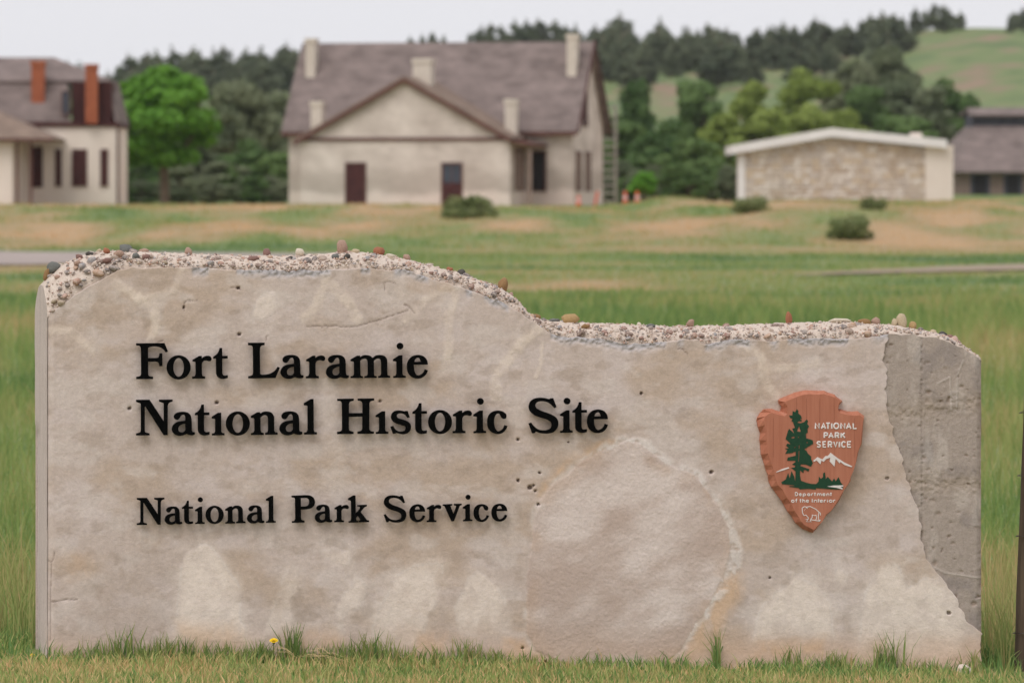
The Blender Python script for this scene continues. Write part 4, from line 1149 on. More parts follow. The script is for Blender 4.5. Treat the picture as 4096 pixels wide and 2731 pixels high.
sign_text([('N', 1275, 1352), ('A', 1402, 1482), ('T', 1497, 1575), ('I', 1603, 1627), ('O', 1658, 1760), ('N', 1807, 1887), ('A', 1925, 2012), ('L', 2062, 2130)], A_, 787, 900, 0.0037)
sign_text([('P', 1460, 1525), ('A', 1557, 1640), ('R', 1690, 1760), ('K', 1812, 1885)], A_, 988, 1088, 0.0037)
sign_text([('S', 1307, 1378), ('E', 1432, 1490), ('R', 1545, 1610), ('V', 1655, 1732), ('I', 1763, 1787), ('C', 1822, 1895), ('E', 1943, 2013)], A_, 1172, 1285, 0.0037)
sign_text([('D', 800, 848), ('e', 883, 920), ('p', 955, 1002), ('a', 1042, 1082), ('r', 1117, 1147), ('t', 1168, 1200), ('m', 1232, 1308), ('e', 1337, 1385), ('n', 1417, 1458), ('t', 1480, 1514)], B_, 716, 782, 0.0021)
sign_text([('o', 728, 778), ('f', 803, 836), ('t', 886, 918), ('h', 945, 988), ('e', 1016, 1062), ('I', 1122, 1142), ('n', 1172, 1222), ('t', 1238, 1272), ('e', 1287, 1335), ('r', 1365, 1395), ('i', 1420, 1440), ('o', 1465, 1520), ('r', 1546, 1580)], B_, 842, 910, 0.0021)
strokes('bison_emblem', [[B_(*q) for q in ln_] for ln_ in ([(1035, 1030), (1010, 1000), (975, 995), (935, 1020), (940, 1110), (965, 1170), (1010, 1160), (1055, 1210), (1055, 1240), (990, 1245), (1045, 1250), (1015, 1285), (1120, 1290), (1090, 1272), (1110, 1250), (1280, 1280)],
        [(1015, 1005), (1090, 992), (1200, 1045), (1260, 1100), (1290, 1120), (1293, 1165)], [(1265, 1110), (1250, 1180), (1255, 1255), (1295, 1262)], [(1095, 1260), (1135, 1195), (1132, 1155), (1180, 1172), (1205, 1160), (1217, 1210), (1205, 1250)],
        [(992, 1036), (998, 1042)], [(976, 1066), (982, 1072)])], 0.0020, M['white'])

# ------------------------------------------------------------------ buildings
def chimney(par, x, y, z0, z1, w_, mat, d=None):
    d = d or w_
    mb = MB().box(x - w_ / 2, x + w_ / 2, y - d / 2, y + d / 2, z0, z1 - .25).box(x - w_ / 2 - .05, x + w_ / 2 + .05, y - d / 2 - .05, y + d / 2 + .05, z1 - .25, z1)
    return mb.build('chimney', mat, par)


def opening(par, name, x0, x1, y, z0, z1, panel, frame, fw=0.09, side='front', glass=None, boards=0):
    """a framed door, window or shutter on a wall facing -y (front) or +x (side; then x is depth and y the wall plane)"""
    mb = MB()
    def bx(a0, a1, p0, p1, c0, c1):
        if side == 'front': mb.box(a0, a1, y - p1, y - p0, c0, c1)
        else: mb.box(y + p0, y + p1, a0, a1, c0, c1)
    bx(x0 - fw, x0, -.05, .06, z0, z1); bx(x1, x1 + fw, -.05, .06, z0, z1); bx(x0 - fw, x1 + fw, -.05, .07, z1, z1 + fw); bx(x0 - fw - .03, x1 + fw + .03, -.05, .09, z0 - .06, z0)
    o = mb.build(name, frame, par)
    mb = MB()
    bx(x0, x1, -.04, .02, z0, z1 if glass is None else glass)
    for k in range(boards):
        c_ = x0 + (x1 - x0) * (k + .5) / boards
        bx(c_ - .035 * (x1 - x0) / .4, c_ + .035 * (x1 - x0) / .4, .02, .035, z0 + .03, (z1 if glass is None else glass) - .03)
    mb.build('panel', panel, o)
    if glass is not None:
        mb = MB(); bx(x0, x1, -.04, .01, glass, z1); mb.build('pane', M['glass'], o)
        mb = MB(); bx((x0 + x1) / 2 - .02, (x0 + x1) / 2 + .02, .01, .03, glass, z1); mb.build('glazing_bar', frame, o)
    return o


# -- gabled hospital-like house in the middle
d0 = 310.0; mp = d0 / FPX
hx, hy, _ = at(1155, d0)
hz = 1.42
house = empty('gabled_house', (hx, hy, hz), -R(12))
tag(house, 'large pale two-storey house with grey shingled roof and gabled front wing', 'house')
ez, rz_, dep, wid = 4.72, 9.08, 8.3, 15.8
MB().prism_y([(0, -.6), (wid, -.6), (wid, ez), (0, ez)], 0, dep).build('wall', M['limewash'], house)
for g0, g1 in ((wid - .35, wid - .003), (.003, .35)):
    MB().add([(g1, 0, ez), (g1, dep, ez), (g1, dep / 2, rz_ - .1), (g0, 0, ez), (g0, dep, ez), (g0, dep / 2, rz_ - .1)], [(0, 1, 2), (3, 5, 4), (0, 3, 4, 1), (1, 4, 5, 2), (2, 5, 3, 0)]).build('gable_wall', M['limewash'], house)
oh = .55; sl = (rz_ - ez) / (dep / 2)
roof = MB().slab([(-.3, -oh, ez - oh * sl), (wid + .35, -oh, ez - oh * sl), (wid + .35, dep / 2, rz_), (-.3, dep / 2, rz_)], .16) \
    .slab([(wid + .35, dep + oh, ez - oh * sl), (-.3, dep + oh, ez - oh * sl), (-.3, dep / 2, rz_), (wid + .35, dep / 2, rz_)], .16).build('roof', M['shingle'], house)
mb = MB()
for a, c_ in ((-oh, 1), (dep + oh, -1)):
    p0 = Vector((wid + .36, a, ez - oh * sl - .12)); p1 = Vector((wid + .36, dep / 2, rz_ - .12))
    mb.add([p0, p1, p1 + Vector((0, 0, .22)), p0 + Vector((0, 0, .22))] + [v_ + Vector((.09, 0, 0)) for v_ in (p0, p1, p1 + Vector((0, 0, .22)), p0 + Vector((0, 0, .22)))], [(0, 1, 2, 3), (7, 6, 5, 4), (0, 4, 5, 1), (1, 5, 6, 2), (2, 6, 7, 3), (3, 7, 4, 0)])
mb.build('barge_board', M['maroon'], roof)
MB().box(-.3, wid + .35, -oh - .06, -oh, ez - oh * sl - .24, ez - oh * sl - .03).build('eaves_board', M['trim'], roof)
chimney(house, .62, 2.7, 6.6, 9.3, .52, M['chimney'], .8)
chimney(house, wid - .55, 2.7, 6.6, 9.45, .52, M['chimney'], .8)
wf = -3.9; wx0, wx1 = 1.67, 13.16; wc = (wx0 + wx1) / 2; we, wa = 3.72, 6.92
MB().prism_y([(wx0, -.6), (wx1, -.6), (wx1, we), (wc, wa - .12), (wx0, we)], wf, -.003).build('wing_wall', M['limewash'], house)
s2 = (wa - we) / (wc - wx0)
for sgn, xe in ((-1, wx0 - .32), (1, wx1 + .1)):
    zq = wa - s2 * abs(xe - wc)
    pts = [(wc, wf - .28, wa), (xe, wf - .28, zq), (xe, 1.9, zq), (wc, 1.9, wa)]
    o = MB().slab(pts if sgn < 0 else pts[::-1], .14).build('wing_roof', M['shingle_brown'], house)
    p0 = Vector((wc, wf - .33, wa - .2)); p1 = Vector((xe, wf - .33, zq - .2)); u = Vector((0, 0, .23)); y_ = Vector((0, .05, 0))
    MB().add([p0, p1, p1 + u, p0 + u, p0 + y_, p1 + y_, p1 + u + y_, p0 + u + y_], [(0, 1, 2, 3), (7, 6, 5, 4), (0, 4, 5, 1), (1, 5, 6, 2), (2, 6, 7, 3), (3, 7, 4, 0)]).build('barge_board', M['trim'], o)
MB().box(wx0 - .02, wx1 + .02, wf - .08, wf - .002, we - .12, we + .06).build('string_course', M['trim'], house)
chimney(house, wc + .4, -1.2, 5.6, 8.05, .98, M['chimney'])
chimney(house, wx0 + .55, -2.4, 3.9, 5.75, .62, M['chimney'])
chimney(house, wx1 - .45, -1.4, 3.5, 5.85, .62, M['chimney'])
cw = .978
for pa, pb_, gl in ((1397, 1467, None), (1777, 1847, 1.35)):
    xa_ = (pa + 60 - 1155) * mp / cw; xc = (pb_ + 60 - 1155) * mp / cw
    opening(house, 'door', xa_, xc, wf, .12, 2.35, M['maroon'], M['trim'], .1, 'front', gl)
# side porch of the wing
pr_ = MB().slab([(wx1 + .02, wf - .2, 3.5), (wx1 + 1.25, wf - .2, 3.28), (wx1 + 1.25, -.05, 3.28), (wx1 + .02, -.05, 3.5)][::-1], .16).build('porch_roof', M['trim'], house)
MB().box(wx1 + 1.0, wx1 + 1.16, wf - .02, wf + .14, -.5, 3.14).build('porch_post', M['taupe'], house)
opening(house, 'shutter', wf + 1.3, wf + 3.3, wx1, 1.0, 3.1, M['taupe'], M['trim'], .1, 'side', boards=4)
opening(house, 'window', wid - 2.35, wid - 1.55, 0, .95, 3.0, M['dark'], M['trim'], .1)
for a, b1 in ((.9, 2.0), (3.5, 4.6)): opening(house, 'shutter', a, b1, wid, 1.0, 2.95, M['taupe'], M['trim'], .12, 'side', boards=3)
opening(house, 'window', 2.6, 3.7, wid, 4.5, 6.2, M['maroon'], M['maroon'], .1, 'side')

# -- scaffold stair behind it
sx_, sy_, sz_ = at(2428, 323)
scf = empty('scaffold', (sx_, sy_, 1.4)); tag(scf, 'tall grey ladder-like scaffold at the right rear corner of the gabled house', 'scaffold')
for xx_ in (-.3, .5):
    for yy_ in (0, .9): MB().tube([(xx_, yy_, -.4), (xx_, yy_, 5.9)], .075).build('post', M['steel'], scf)
for k in range(13): MB().box(-.9, .53, -.1, .1, .35 + k * .44, .45 + k * .44).build('rung', M['steel'], scf)

# -- cones
def cone(px, d, h, lab):
    x, y, z = at(px, d)
    o = empty('traffic_cone', (x, y, z)); tag(o, lab, 'cone', 'orange cones by the gabled house')
    MB().tube([(0, 0, .04), (0, 0, h * .55)], [.17, .12], 12).build('lower_cone', M['orange'], o)
    MB().tube([(0, 0, h * .55), (0, 0, h * .74)], [.121, .1], 12).build('reflective_band', M['reflect'], o)
    MB().tube([(0, 0, h * .74), (0, 0, h)], [.1, .06], 12).build('upper_cone', M['orange'], o)
    MB().box(-.2, .2, -.2, .2, 0, .045).build('base', M['orange'], o)


cone(2501, 303, .95, 'orange traffic cone with pale band, left of the pair right of the scaffold')
cone(2549, 303, .95, 'orange traffic cone with pale band, rightmost of all the cones')
cone(2315, 301, .7, 'short orange traffic cone in front of the side wall of the gabled house')
x, y, z = at(2378, 305)
o = MB().box(-.06, .06, -.03, .03, -.05, .95).build('leaning_board', M['tan'] if 'tan' in M else M['orange'])
o.location = (x, y, z); o.rotation_euler = (0, R(10), 0); tag(o, 'orange-brown board leaning at the rear corner of the gabled house', 'board')

# -- mansard building at the left
lx, ly, _ = at(465, 312); mp2 = 312 / FPX
man = empty('mansard_building', (lx, ly, 1.45)); tag(man, 'buff building with mansard roof and brick chimneys at the left edge', 'building')
X = lambda px: (px - 465) * mp2
Z = lambda py: zpx(py, 312) - 1.45
MB().box(X(-700), 0, 0, 9, -.5, Z(505)).build('wall', M['wallbuff'], man)
MB().box(X(-700), .14, -.14, 9.14, Z(508), Z(488)).build('cornice', M['maroon'], man)
zt, zu, zr2 = Z(488), Z(322), Z(222)
rf = MB().slab([(X(-700), -.1, zt), (X(283), -.1, zt), (X(262), 1.3, zu), (X(-700), 1.3, zu)], .15)
rf.slab([(.1, -.1, zt), (.1, 9.1, zt), (-.4, 8.0, zu), (-.4, 1.3, zu)], .15)
rf.build('mansard_slope', M['shingle'], man)
rf = MB().slab([(X(-700), 1.1, zu), (X(440), 1.1, zu), (X(190), 4.5, zr2), (X(-500), 4.5, zr2)], .14)
rf.slab([(X(440), 1.1, zu), (X(440), 8.0, zu), (X(190), 4.5, zr2)], .14).slab([(X(440), 8.0, zu), (X(-700), 8.0, zu), (X(-500), 4.5, zr2), (X(190), 4.5, zr2)], .14)
rf.build('upper_roof', M['shingle'], man)
do = MB().box(X(287), X(446), .2, 3.2, zt, Z(330)).build('dormer', M['maroon'], man)
for k in range(6): MB().box(X(292 + k * 26) - .04, X(292 + k * 26) + .04, .12, .2, zt + .02, Z(338)).build('batten', M['maroon'], do)
opening(man, 'window', X(251), X(276), -.12, Z(455), Z(368), M['glass'], M['trim'], .06)
chimney(man, X(148), .9, Z(480), Z(243), .72, M['brick'])
chimney(man, X(368), -.2, zt - .1, Z(258), .66, M['brick'], .6)
for a, b1 in ((226, 242), (292, 344), (406, 428)):
    opening(man, 'window', X(a), X(b1), 0, Z(742), Z(602), M['maroon'], M['trim'], .07, boards=2)
MB().tube([(.1, -.1, -.4), (.1, -.1, Z(505))], .06).build('downpipe', M['maroon'], man)
# front wing with hipped porch roof
zw = Z(560)
MB().box(X(-600), X(98), -7.5, -.003, -.5, Z(568)).build('wing_wall', M['wallbuff'], man)
hp = MB().slab([(X(-600), -8.1, zw), (X(262), -8.1, zw), (X(-10), -4.6, Z(440)), (X(-600), -4.6, Z(440))], .13)
hp.slab([(X(262), -8.1, zw), (X(262), -.02, zw), (X(-10), -.02, Z(440)), (X(-10), -4.6, Z(440))], .13)
hp.build('wing_roof', M['shingle_brown'], man)
MB().box(X(-600), X(264), -8.16, -8.08, zw - .17, zw).build('eaves_board', M['trim'], man)
for px in (116, 170): MB().box(X(px) - .07, X(px) + .07, -7.6, -7.46, -.5, zw - .12).build('porch_post', M['trim'], man)
opening(man, 'door', X(128), X(166), -.006, Z(745), Z(592), M['maroon'], M['maroon'], .06)

# -- low stone building at the right
d3 = 300.0; mp3 = d3 / FPX
bx0, by0, _ = at(2968, d3)
bz0 = 1.72
stn = empty('stone_building', (bx0, by0, bz0)); tag(stn, 'low rubble-stone building with thick white shallow-pitched roof edge', 'building')
X = lambda px: (px - 2968) * mp3
Z = lambda py: zpx(py, d3) - bz0
XR = X(3700); XP = X(3812)
wl = MB().prism_y([(0, -.5), (XR, -.5), (XR, Z(590)), (X(3325), Z(552)), (0, Z(605))], 0, 7).build('wall', M['joint'], stn)
MB().box(XR + .002, XP, -.12, 7, -.5, Z(582)).build('plaster_end', M['wallbuff'], stn)
MB().box(-.22, .16, -.12, .3, -.5, Z(625)).build('corner_pilaster', M['fascia'], stn)
apx = X(3325)
for sgn, xe, ze in ((-1, X(2922), Z(618)), (1, X(3785), Z(594))):
    p = [(apx, -.55, Z(548)), (xe, -.55, ze), (xe, -.55, ze + .46), (apx, -.55, Z(548) + .46)]
    vs_ = p + [(a, 7.5, c_) for a, _, c_ in p]
    MB().add(vs_, [(0, 1, 2, 3), (7, 6, 5, 4), (0, 4, 5, 1), (1, 5, 6, 2), (2, 6, 7, 3), (3, 7, 4, 0)]).build('roof', M['fascia'], stn)
chimney(stn, X(3690), 5.0, Z(590), Z(528), .5, M['wallbuff'])
SM = []
for k in range(5):
    bm = bmesh.new(); bmesh.ops.create_cube(bm, size=1.0); bmesh.ops.bevel(bm, geom=bm.edges[:], offset=.2, segments=1, affect='EDGES')
    for vtx in bm.verts: vtx.co += Vector([random.uniform(-.08, .08) for _ in range(3)])
    me = bpy.data.meshes.new('stone'); bm.to_mesh(me); bm.free(); me.materials.append(M['stone']); SM.append(me)
zc = -.12; nst = 0
while zc < Z(555):
    hh = random.uniform(.17, .30); xc = .16 + random.uniform(0, .1)
    while xc < XR - .1:
        ww = random.uniform(.25, .62)
        if xc + ww > XR: ww = XR - xc
        lim = Z(605) + (Z(552) - Z(605)) * min(1, xc / apx) if xc < apx else Z(552) + (Z(590) - Z(552)) * (xc - apx) / (XR - apx)
        if zc + hh < lim - .02 and ww > .12 and nst < 295:
            o = link('stone', SM[random.randrange(5)], None, wl); nst += 1
            o.location = (xc + ww / 2, -.02, zc + hh / 2); o.scale = (ww * .95, .16, hh * .93); o.rotation_euler = (0, random.uniform(-.06, .06), 0)
        xc += ww + .02
    zc += hh + .015

# -- hip-roofed barn at the far right
d4 = 450.0
gx, gy, gzz = at(3800, d4)
barn = empty('hip_roofed_barn', (gx, gy, gzz), R(6)); tag(barn, 'long barn with brown hipped roof and dark louvred ridge vent at the right edge', 'barn')
X = lambda px: (px - 3800) * d4 / FPX
Z = lambda py: zpx(py, d4) - gzz
MB().box(X(3835), X(5000), 1, 13, -.6, Z(690)).build('wall', M['taupe'], barn)
zE, zT = Z(688), Z(500)
mb = MB().slab([(X(3800), 0, zE), (X(5020), 0, zE), (X(4940), 5.2, zT), (X(3945), 5.2, zT)], .2)
mb.slab([(X(3800), 14, zE), (X(3800), 0, zE), (X(3945), 5.2, zT), (X(3945), 8.8, zT)], .2).slab([(X(5020), 14, zE), (X(3800), 14, zE), (X(3945), 8.8, zT), (X(4940), 8.8, zT)], .2)
mb.build('roof', M['shingle'], barn)
MB().box(X(3942), X(4940), 5.4, 8.6, zT - .3, Z(455)).build('ridge_vent', M['louver'], barn)
MB().slab([(X(3920), 4.7, Z(455)), (X(4960), 4.7, Z(455)), (X(4940), 7, Z(425)), (X(3936), 7, Z(425))], .15).slab([(X(4960), 9.3, Z(455)), (X(3920), 9.3, Z(455)), (X(3936), 7, Z(425)), (X(4940), 7, Z(425))], .15).build('vent_roof', M['shingle'], barn)
for a, b1 in ((3905, 3958), (4040, 4090), (4180, 4230)): opening(barn, 'door', X(a), X(b1), 1, 0, Z(698), M['dark'], M['louver'], .25)

# ------------------------------------------------------------------ trees and shrubs
def crown_mesh(name, clumps, nleaf, size, mat, seed, flat=0.0):
    g = np.random.default_rng(seed)
    cl = np.array(clumps, float)            # x, y, z, rx, rz
    wgt = cl[:, 3] ** 2; ids = g.choice(len(cl), nleaf, p=wgt / wgt.sum())
    dv = g.normal(size=(nleaf, 3)); dv /= np.linalg.norm(dv, axis=1)[:, None]
    rad = g.uniform(.25, 1.0, nleaf) ** .45
    c = cl[ids]
    P = c[:, :3] + dv * rad[:, None] * np.stack([c[:, 3], c[:, 3], c[:, 4]], 1)
    nrm = dv + g.normal(scale=.55, size=(nleaf, 3)); nrm[:, 2] += .25; nrm /= np.linalg.norm(nrm, axis=1)[:, None]
    u = np.cross(nrm, g.normal(size=(nleaf, 3))); u /= np.linalg.norm(u, axis=1)[:, None]; v_ = np.cross(nrm, u)
    s = size * g.uniform(.55, 1.25, nleaf)[:, None]
    V = np.stack([P - u * s, P - v_ * s * .6, P + u * s, P + v_ * s * .6], 1).reshape(-1, 3)
    F = np.arange(nleaf * 4).reshape(-1, 4)
    me = mesh_np(name, V, F, False); me.materials.append(mat)
    return me


def broad_clumps(h, w_, z0, n, seed):
    g = np.random.default_rng(seed); out = []
    for k in range(n):
        a = g.uniform(0, 2 * math.pi); f = g.uniform(0, 1)
        z = z0 + (h - z0) * (.1 + .82 * f)
        prof = math.sin(math.pi * min(.97, (.16 + .8 * f))) ** .6
        r_ = w_ / 2 * prof * g.uniform(.15, .85)
        cr = w_ * g.uniform(.11, .2)
        out.append((r_ * math.cos(a), r_ * math.sin(a), z, cr, cr * g.uniform(.6, .85)))
    return out


def trunk_mesh(h, r_, seed, limbs=5, spread=1.0, z1=.6):
    g = random.Random(seed); mb = MB()
    mb.tube([(0, 0, -.4), (.03 * h * g.uniform(-1, 1), 0, h * .35), (.05 * h * g.uniform(-1, 1), .03 * h, h * z1)], [r_, r_ * .75, r_ * .35], 7)
    for k in range(limbs):
        a = g.uniform(0, 6.28); zb = h * g.uniform(.22, .5)
        mb.tube([(0, 0, zb), (spread * math.cos(a) * .5, spread * math.sin(a) * .5, zb + h * .13), (spread * math.cos(a), spread * math.sin(a), zb + h * .3)], [r_ * .5, r_ * .35, r_ * .12], 5)
    me = bpy.data.meshes.new('trunk'); me.from_pydata(mb.v, [], mb.f); me.update(); me.materials.append(M['bark'])
    return me


def plant(name, loc, parts, scale=(1, 1, 1), rz=0.0):
    o = empty(name, loc, rz); o.scale = scale
    for nm, me in parts: link(nm, me, None, o)
    return o


BV = {}
def broad(kind, mat, k, h=8.0, w_=6.0, z0=1.6, n=34, nl=5200, size=.26):
    key = (kind, k, z0)
    if key not in BV:
        BV[key] = (crown_mesh('crown', broad_clumps(h, w_, z0, n, 50 + k * 7 + len(BV)), nl, size, mat, 90 + k + len(BV)), trunk_mesh(h, .24, k, 6, w_ * .28))
    return BV[key]


def tree(px, top, wpx, d, kind, k, name, label, cat='tree', group=None, z0=1.6, rz=None):
    """a broadleaf tree whose crown tops out at row `top` and is wpx columns wide"""
    cr, tk = broad(kind, M[kind], k, z0=z0)
    x, y, z = at(px, d)
    h = zpx(top, d) - z; ww = wpx * d / FPX
    o = plant(name, (x, y, z), [('trunk', tk), ('crown', cr)], (ww / 4.9, ww / 4.9, h / 8.0), random.uniform(0, 6) if rz is None else rz)
    tag(o, label, cat, group)
    return o


tree(664, 262, 450, 335, 'cotton', 0, 'cottonwood_tree', 'bright green round-crowned tree standing alone right of the mansard building', z0=2.1, rz=4.1)
tree(3225, 270, 300, 520, 'willow', 0, 'willow_tree', 'yellow-green tree with the highest crown behind the stone building')
tree(3020, 330, 230, 505, 'willow', 1, 'willow_tree', 'yellow-green tree left of the highest willow behind the stone building')
tree(2885, 460, 240, 470, 'willow', 2, 'willow_tree', 'yellow-green tree beside the left end of the stone building roof')
tree(3080, 440, 260, 470, 'willow', 1, 'willow_tree', 'low yellow-green tree above the left half of the stone building')
tree(3390, 445, 170, 480, 'willow', 2, 'willow_tree', 'small yellow-green tree above the right half of the stone building')
tree(3240, 410, 240, 475, 'willow', 0, 'willow_tree', 'low yellow-green tree above the peak of the stone building')
tree(2577, 685, 120, 330, 'lime', 0, 'young_tree', 'small lime-green young tree behind the orange cones', z0=2.6)
for px, top, wpx, d, kind, k, lab in [
        (2480, 470, 240, 440, 'deep', 0, 'dark green tree just right of the scaffold'), (2545, 330, 210, 520, 'deep', 1, 'dark green tree rising behind the scaffold top'),
        (2660, 480, 250, 430, 'deep', 2, 'deep green tree between the scaffold and the stone building'), (2790, 300, 230, 540, 'deep', 0, 'deep green tree left of the yellow-green willows'),
        (2760, 560, 260, 425, 'deep', 1, 'dark low tree left of the white roof edge'), (2860, 620, 220, 430, 'deep', 2, 'dark low tree against the left end of the stone building'), (2580, 620, 220, 420, 'deep', 0, 'dark bushy tree behind the lime-green young tree'),
        (3430, 220, 260, 560, 'olive', 0, 'grey-green tall tree behind the right half of the stone building'), (3560, 195, 230, 575, 'olive', 1, 'grey-green tree with a slim top, centre right of the willows'),
        (3470, 350, 230, 530, 'deep', 1, 'green tree in front of the grey-green tall tree'), (3600, 330, 220, 545, 'olive', 2, 'grey-green bushy tree left of the barn ridge vent'), (3710, 330, 210, 540, 'olive', 0, 'dull green bushy tree just left of the barn ridge vent'),
        (3790, 315, 180, 555, 'deep', 2, 'dark green tree at the left end of the barn ridge vent'), (3640, 450, 230, 500, 'deep', 0, 'green tree above the right end of the white roof'), (3880, 380, 90, 560, 'deep', 1, 'small dark tree above the barn ridge vent'),
        (500, 540, 200, 400, 'olive', 0, 'grey-green shrubby tree behind the corner of the mansard building'), (590, 600, 240, 390, 'deep', 1, 'dark shrubby tree behind the trunk of the lone bright tree'), (770, 560, 260, 395, 'olive', 1, 'grey-green shrubby tree right of the lone bright trunk'),
        (950, 330, 280, 430, 'olive', 2, 'tall grey-green tree between the lone bright tree and the gabled house'), (1080, 350, 240, 440, 'olive', 0, 'tall grey-green tree against the left wall of the gabled house'), (880, 430, 230, 420, 'olive', 1, 'grey-green tree touching the lone bright crown'),
        (1010, 560, 260, 395, 'deep', 2, 'dark bushy tree beside the left wall of the gabled house'), (880, 640, 220, 385, 'olive', 0, 'low grey-green bush left of the gabled house'), (1110, 600, 160, 385, 'deep', 0, 'dark low bush at the left corner of the gabled house'),
        (480, 420, 180, 450, 'olive', 2, 'dull grey-green tree left behind the lone bright crown'), (350, 400, 240, 470, 'olive', 1, 'dull tree behind the chimneys of the mansard building'), (700, 400, 260, 460, 'olive', 0, 'dull tree hidden behind the lone bright crown'), (2420, 620, 160, 400, 'deep', 2, 'dark bush behind the scaffold foot'),
        (690, 690, 200, 385, 'deep', 2, 'dark low bush right of the lone bright trunk'), (3330, 520, 240, 460, 'deep', 0, 'dark green tree top just above the white roof')]:
    tree(px, top, wpx, d, kind, k, {'deep': 'ash_tree', 'olive': 'elm_tree'}[kind], lab, group='trees behind the buildings')


ug = random.Random(4)
for pa, pb_, nn in ((470, 1150, 13), (2400, 2965, 12), (2960, 3900, 16)):
    for k in range(nn):
        px = pa + (pb_ - pa) * (k + .5) / nn + ug.uniform(-25, 25)
        far = pa > 2900
        kd = ug.choice(['deep', 'olive', 'deep'])
        tree(px, ug.uniform(560, 640) if far else ug.uniform(640, 740), ug.uniform(110, 170), ug.uniform(455, 470) if far else ug.uniform(365, 385), kd, ug.randrange(3), 'thicket_shrub',
             'low shrub in the dark thicket along the foot of the trees', 'shrub', 'thicket shrubs', z0=.3)


def pine_mesh(k):
    g = np.random.default_rng(200 + k); cl = []
    h = 8.0
    nlev = 9
    for i_ in range(nlev):
        f = i_ / (nlev - 1.0); z = 1.3 + f * (h - 1.7)
        rr_ = (1.75 * (1 - f) ** .65 + .25) * g.uniform(.75, 1.2) if k % 3 else (1.9 * math.sin(math.pi * (.25 + .7 * f)) + .15)
        for j_ in range(4 if f < .85 else 1):
            a = g.uniform(0, 6.28); q_ = rr_ * g.uniform(.3, .75) if f < .85 else 0
            cl.append((q_ * math.cos(a), q_ * math.sin(a), z + g.uniform(-.2, .2), rr_ * .58, .62))
    return crown_mesh('crown', cl, 2400, .26, M['pine'], 300 + k), trunk_mesh(h, .17, 30 + k, 0, .5, .95)


PINE = [pine_mesh(k) for k in range(6)]
SKY_P = [(270, 225), (240, 260), (310, 265), (480, 250), (520, 275), (560, 232), (600, 270), (720, 285), (760, 228), (805, 275), (862, 255), (910, 268), (952, 258), (1010, 196), (1052, 212), (1092, 228), (1128, 178), (1165, 200),
         (1640, 150), (1690, 125), (1730, 115), (1775, 140), (1880, 140), (1925, 95), (1960, 75), (2005, 85), (2060, 70), (2105, 66), (2150, 55), (2180, 75), (2222, 60), (2262, 85), (2302, 88),
         (2385, 95), (2432, 80), (2480, 38), (2520, 95), (2562, 150), (2602, 120), (2642, 62), (2685, 120), (2722, 138), (2760, 110), (2792, 100), (2832, 72), (2870, 92), (2905, 98), (2950, 118), (2990, 130), (3022, 100), (3075, 92), (3130, 72),
         (3175, 90), (3220, 100), (3262, 55), (3310, 85), (3350, 95), (3400, 90), (3445, 70), (3482, 42), (3522, 60), (3568, 38), (3610, 50), (3660, 14), (3700, 30), (3738, -5), (3775, 2), (3800, 40), (3842, 64), (4058, 60), (4094, 15), (4130, 40), (4040, 100)]
fill = []
rp_ = random.Random(9)
for k in range(66):
    px = rp_.uniform(2370, 3680); fill.append((px, None))
for k in range(50): fill.append((rp_.uniform(200, 1180), None))
for px, top in SKY_P + fill:
    if top is None:
        d = rp_.uniform(900, 1060)
        x, y, z = at(px, d); h = rp_.uniform(5, 8.5)
        yrow = HOR + FPX * (HC - z) / d
    else:
        d = rp_.uniform(1070, 1110); x, y, z = at(px, d); h = max(4.0, zpx(top, d) - z)
    if top is not None and h > 11: z = z + (h - 11) * 0; h = h
    cr, tk = PINE[rp_.randrange(6)]
    ws = min(h, 9.5) / 8.0 * (rp_.uniform(1.2, 1.8) if top is None else rp_.uniform(.95, 1.5))
    o = plant('pine_tree', (x, y, z - .2), [('trunk', tk), ('crown', cr)], (ws, ws, h / 8.2), rp_.uniform(0, 6.28))
    if top is None: pw = 'dark pine on the hillside ' + ('left of the gabled house' if px < 1300 else 'between the gabled house and the grassy slope') + ', below the skyline'
    else: pw = 'dark pine on the skyline ' + ('left of the gabled house' if px < 1300 else 'above the roof of the gabled house' if px < 2340 else 'right of the gabled house' if px < 3440 else 'in the tall clump left of the bare grassy slope' if px < 3900 else 'at the upper right corner beyond the grassy slope')
    tag(o, pw, 'tree', pw.replace('dark pine', 'pines'))


def bush_mesh(k):
    g = np.random.default_rng(400 + k); cl = [(g.uniform(-.55, .55), g.uniform(-.4, .4), g.uniform(.15, .62), g.uniform(.2, .36), g.uniform(.2, .32)) for _ in range(16)]
    return crown_mesh('foliage', cl, 2600, .07, M['sage'], 500 + k), trunk_mesh(.6, .05, 60 + k, 6, .4)


BUSH = [bush_mesh(k) for k in range(3)]
for px, base_, wpx, hpx, d, k, lab in [(1878, 872, 205, 90, 262, 0, 'round sagebrush in front of the right door of the gabled house'), (3000, 850, 180, 62, 264, 1, 'low sagebrush at the left foot of the stone building'),
                                       (3488, 838, 90, 55, 270, 2, 'small dark sagebrush in front of the stone building'), (3395, 960, 205, 95, 232, 1, 'sagebrush on the bank below the stone building'),
                                       (520, 1000, 60, 26, 215, 2, 'small shrub on the bank above the gravel road')]:
    dd = np.linspace(200, 292, 500); rows = HOR + FPX * (HC - gz((px - 2048) / FPX * dd, dd)) / dd
    d = float(dd[np.argmin(np.abs(rows - base_))])
    x, y, z = at(px, d)
    fo, st = BUSH[k]
    o = plant('sagebrush', (x, y, z - .05), [('stem', st), ('foliage', fo)], (wpx * d / FPX / 1.3, wpx * d / FPX / 1.3, hpx * 1.1 * d / FPX / .86), k * 1.3)
    tag(o, lab, 'shrub', 'shrubs on the bank')

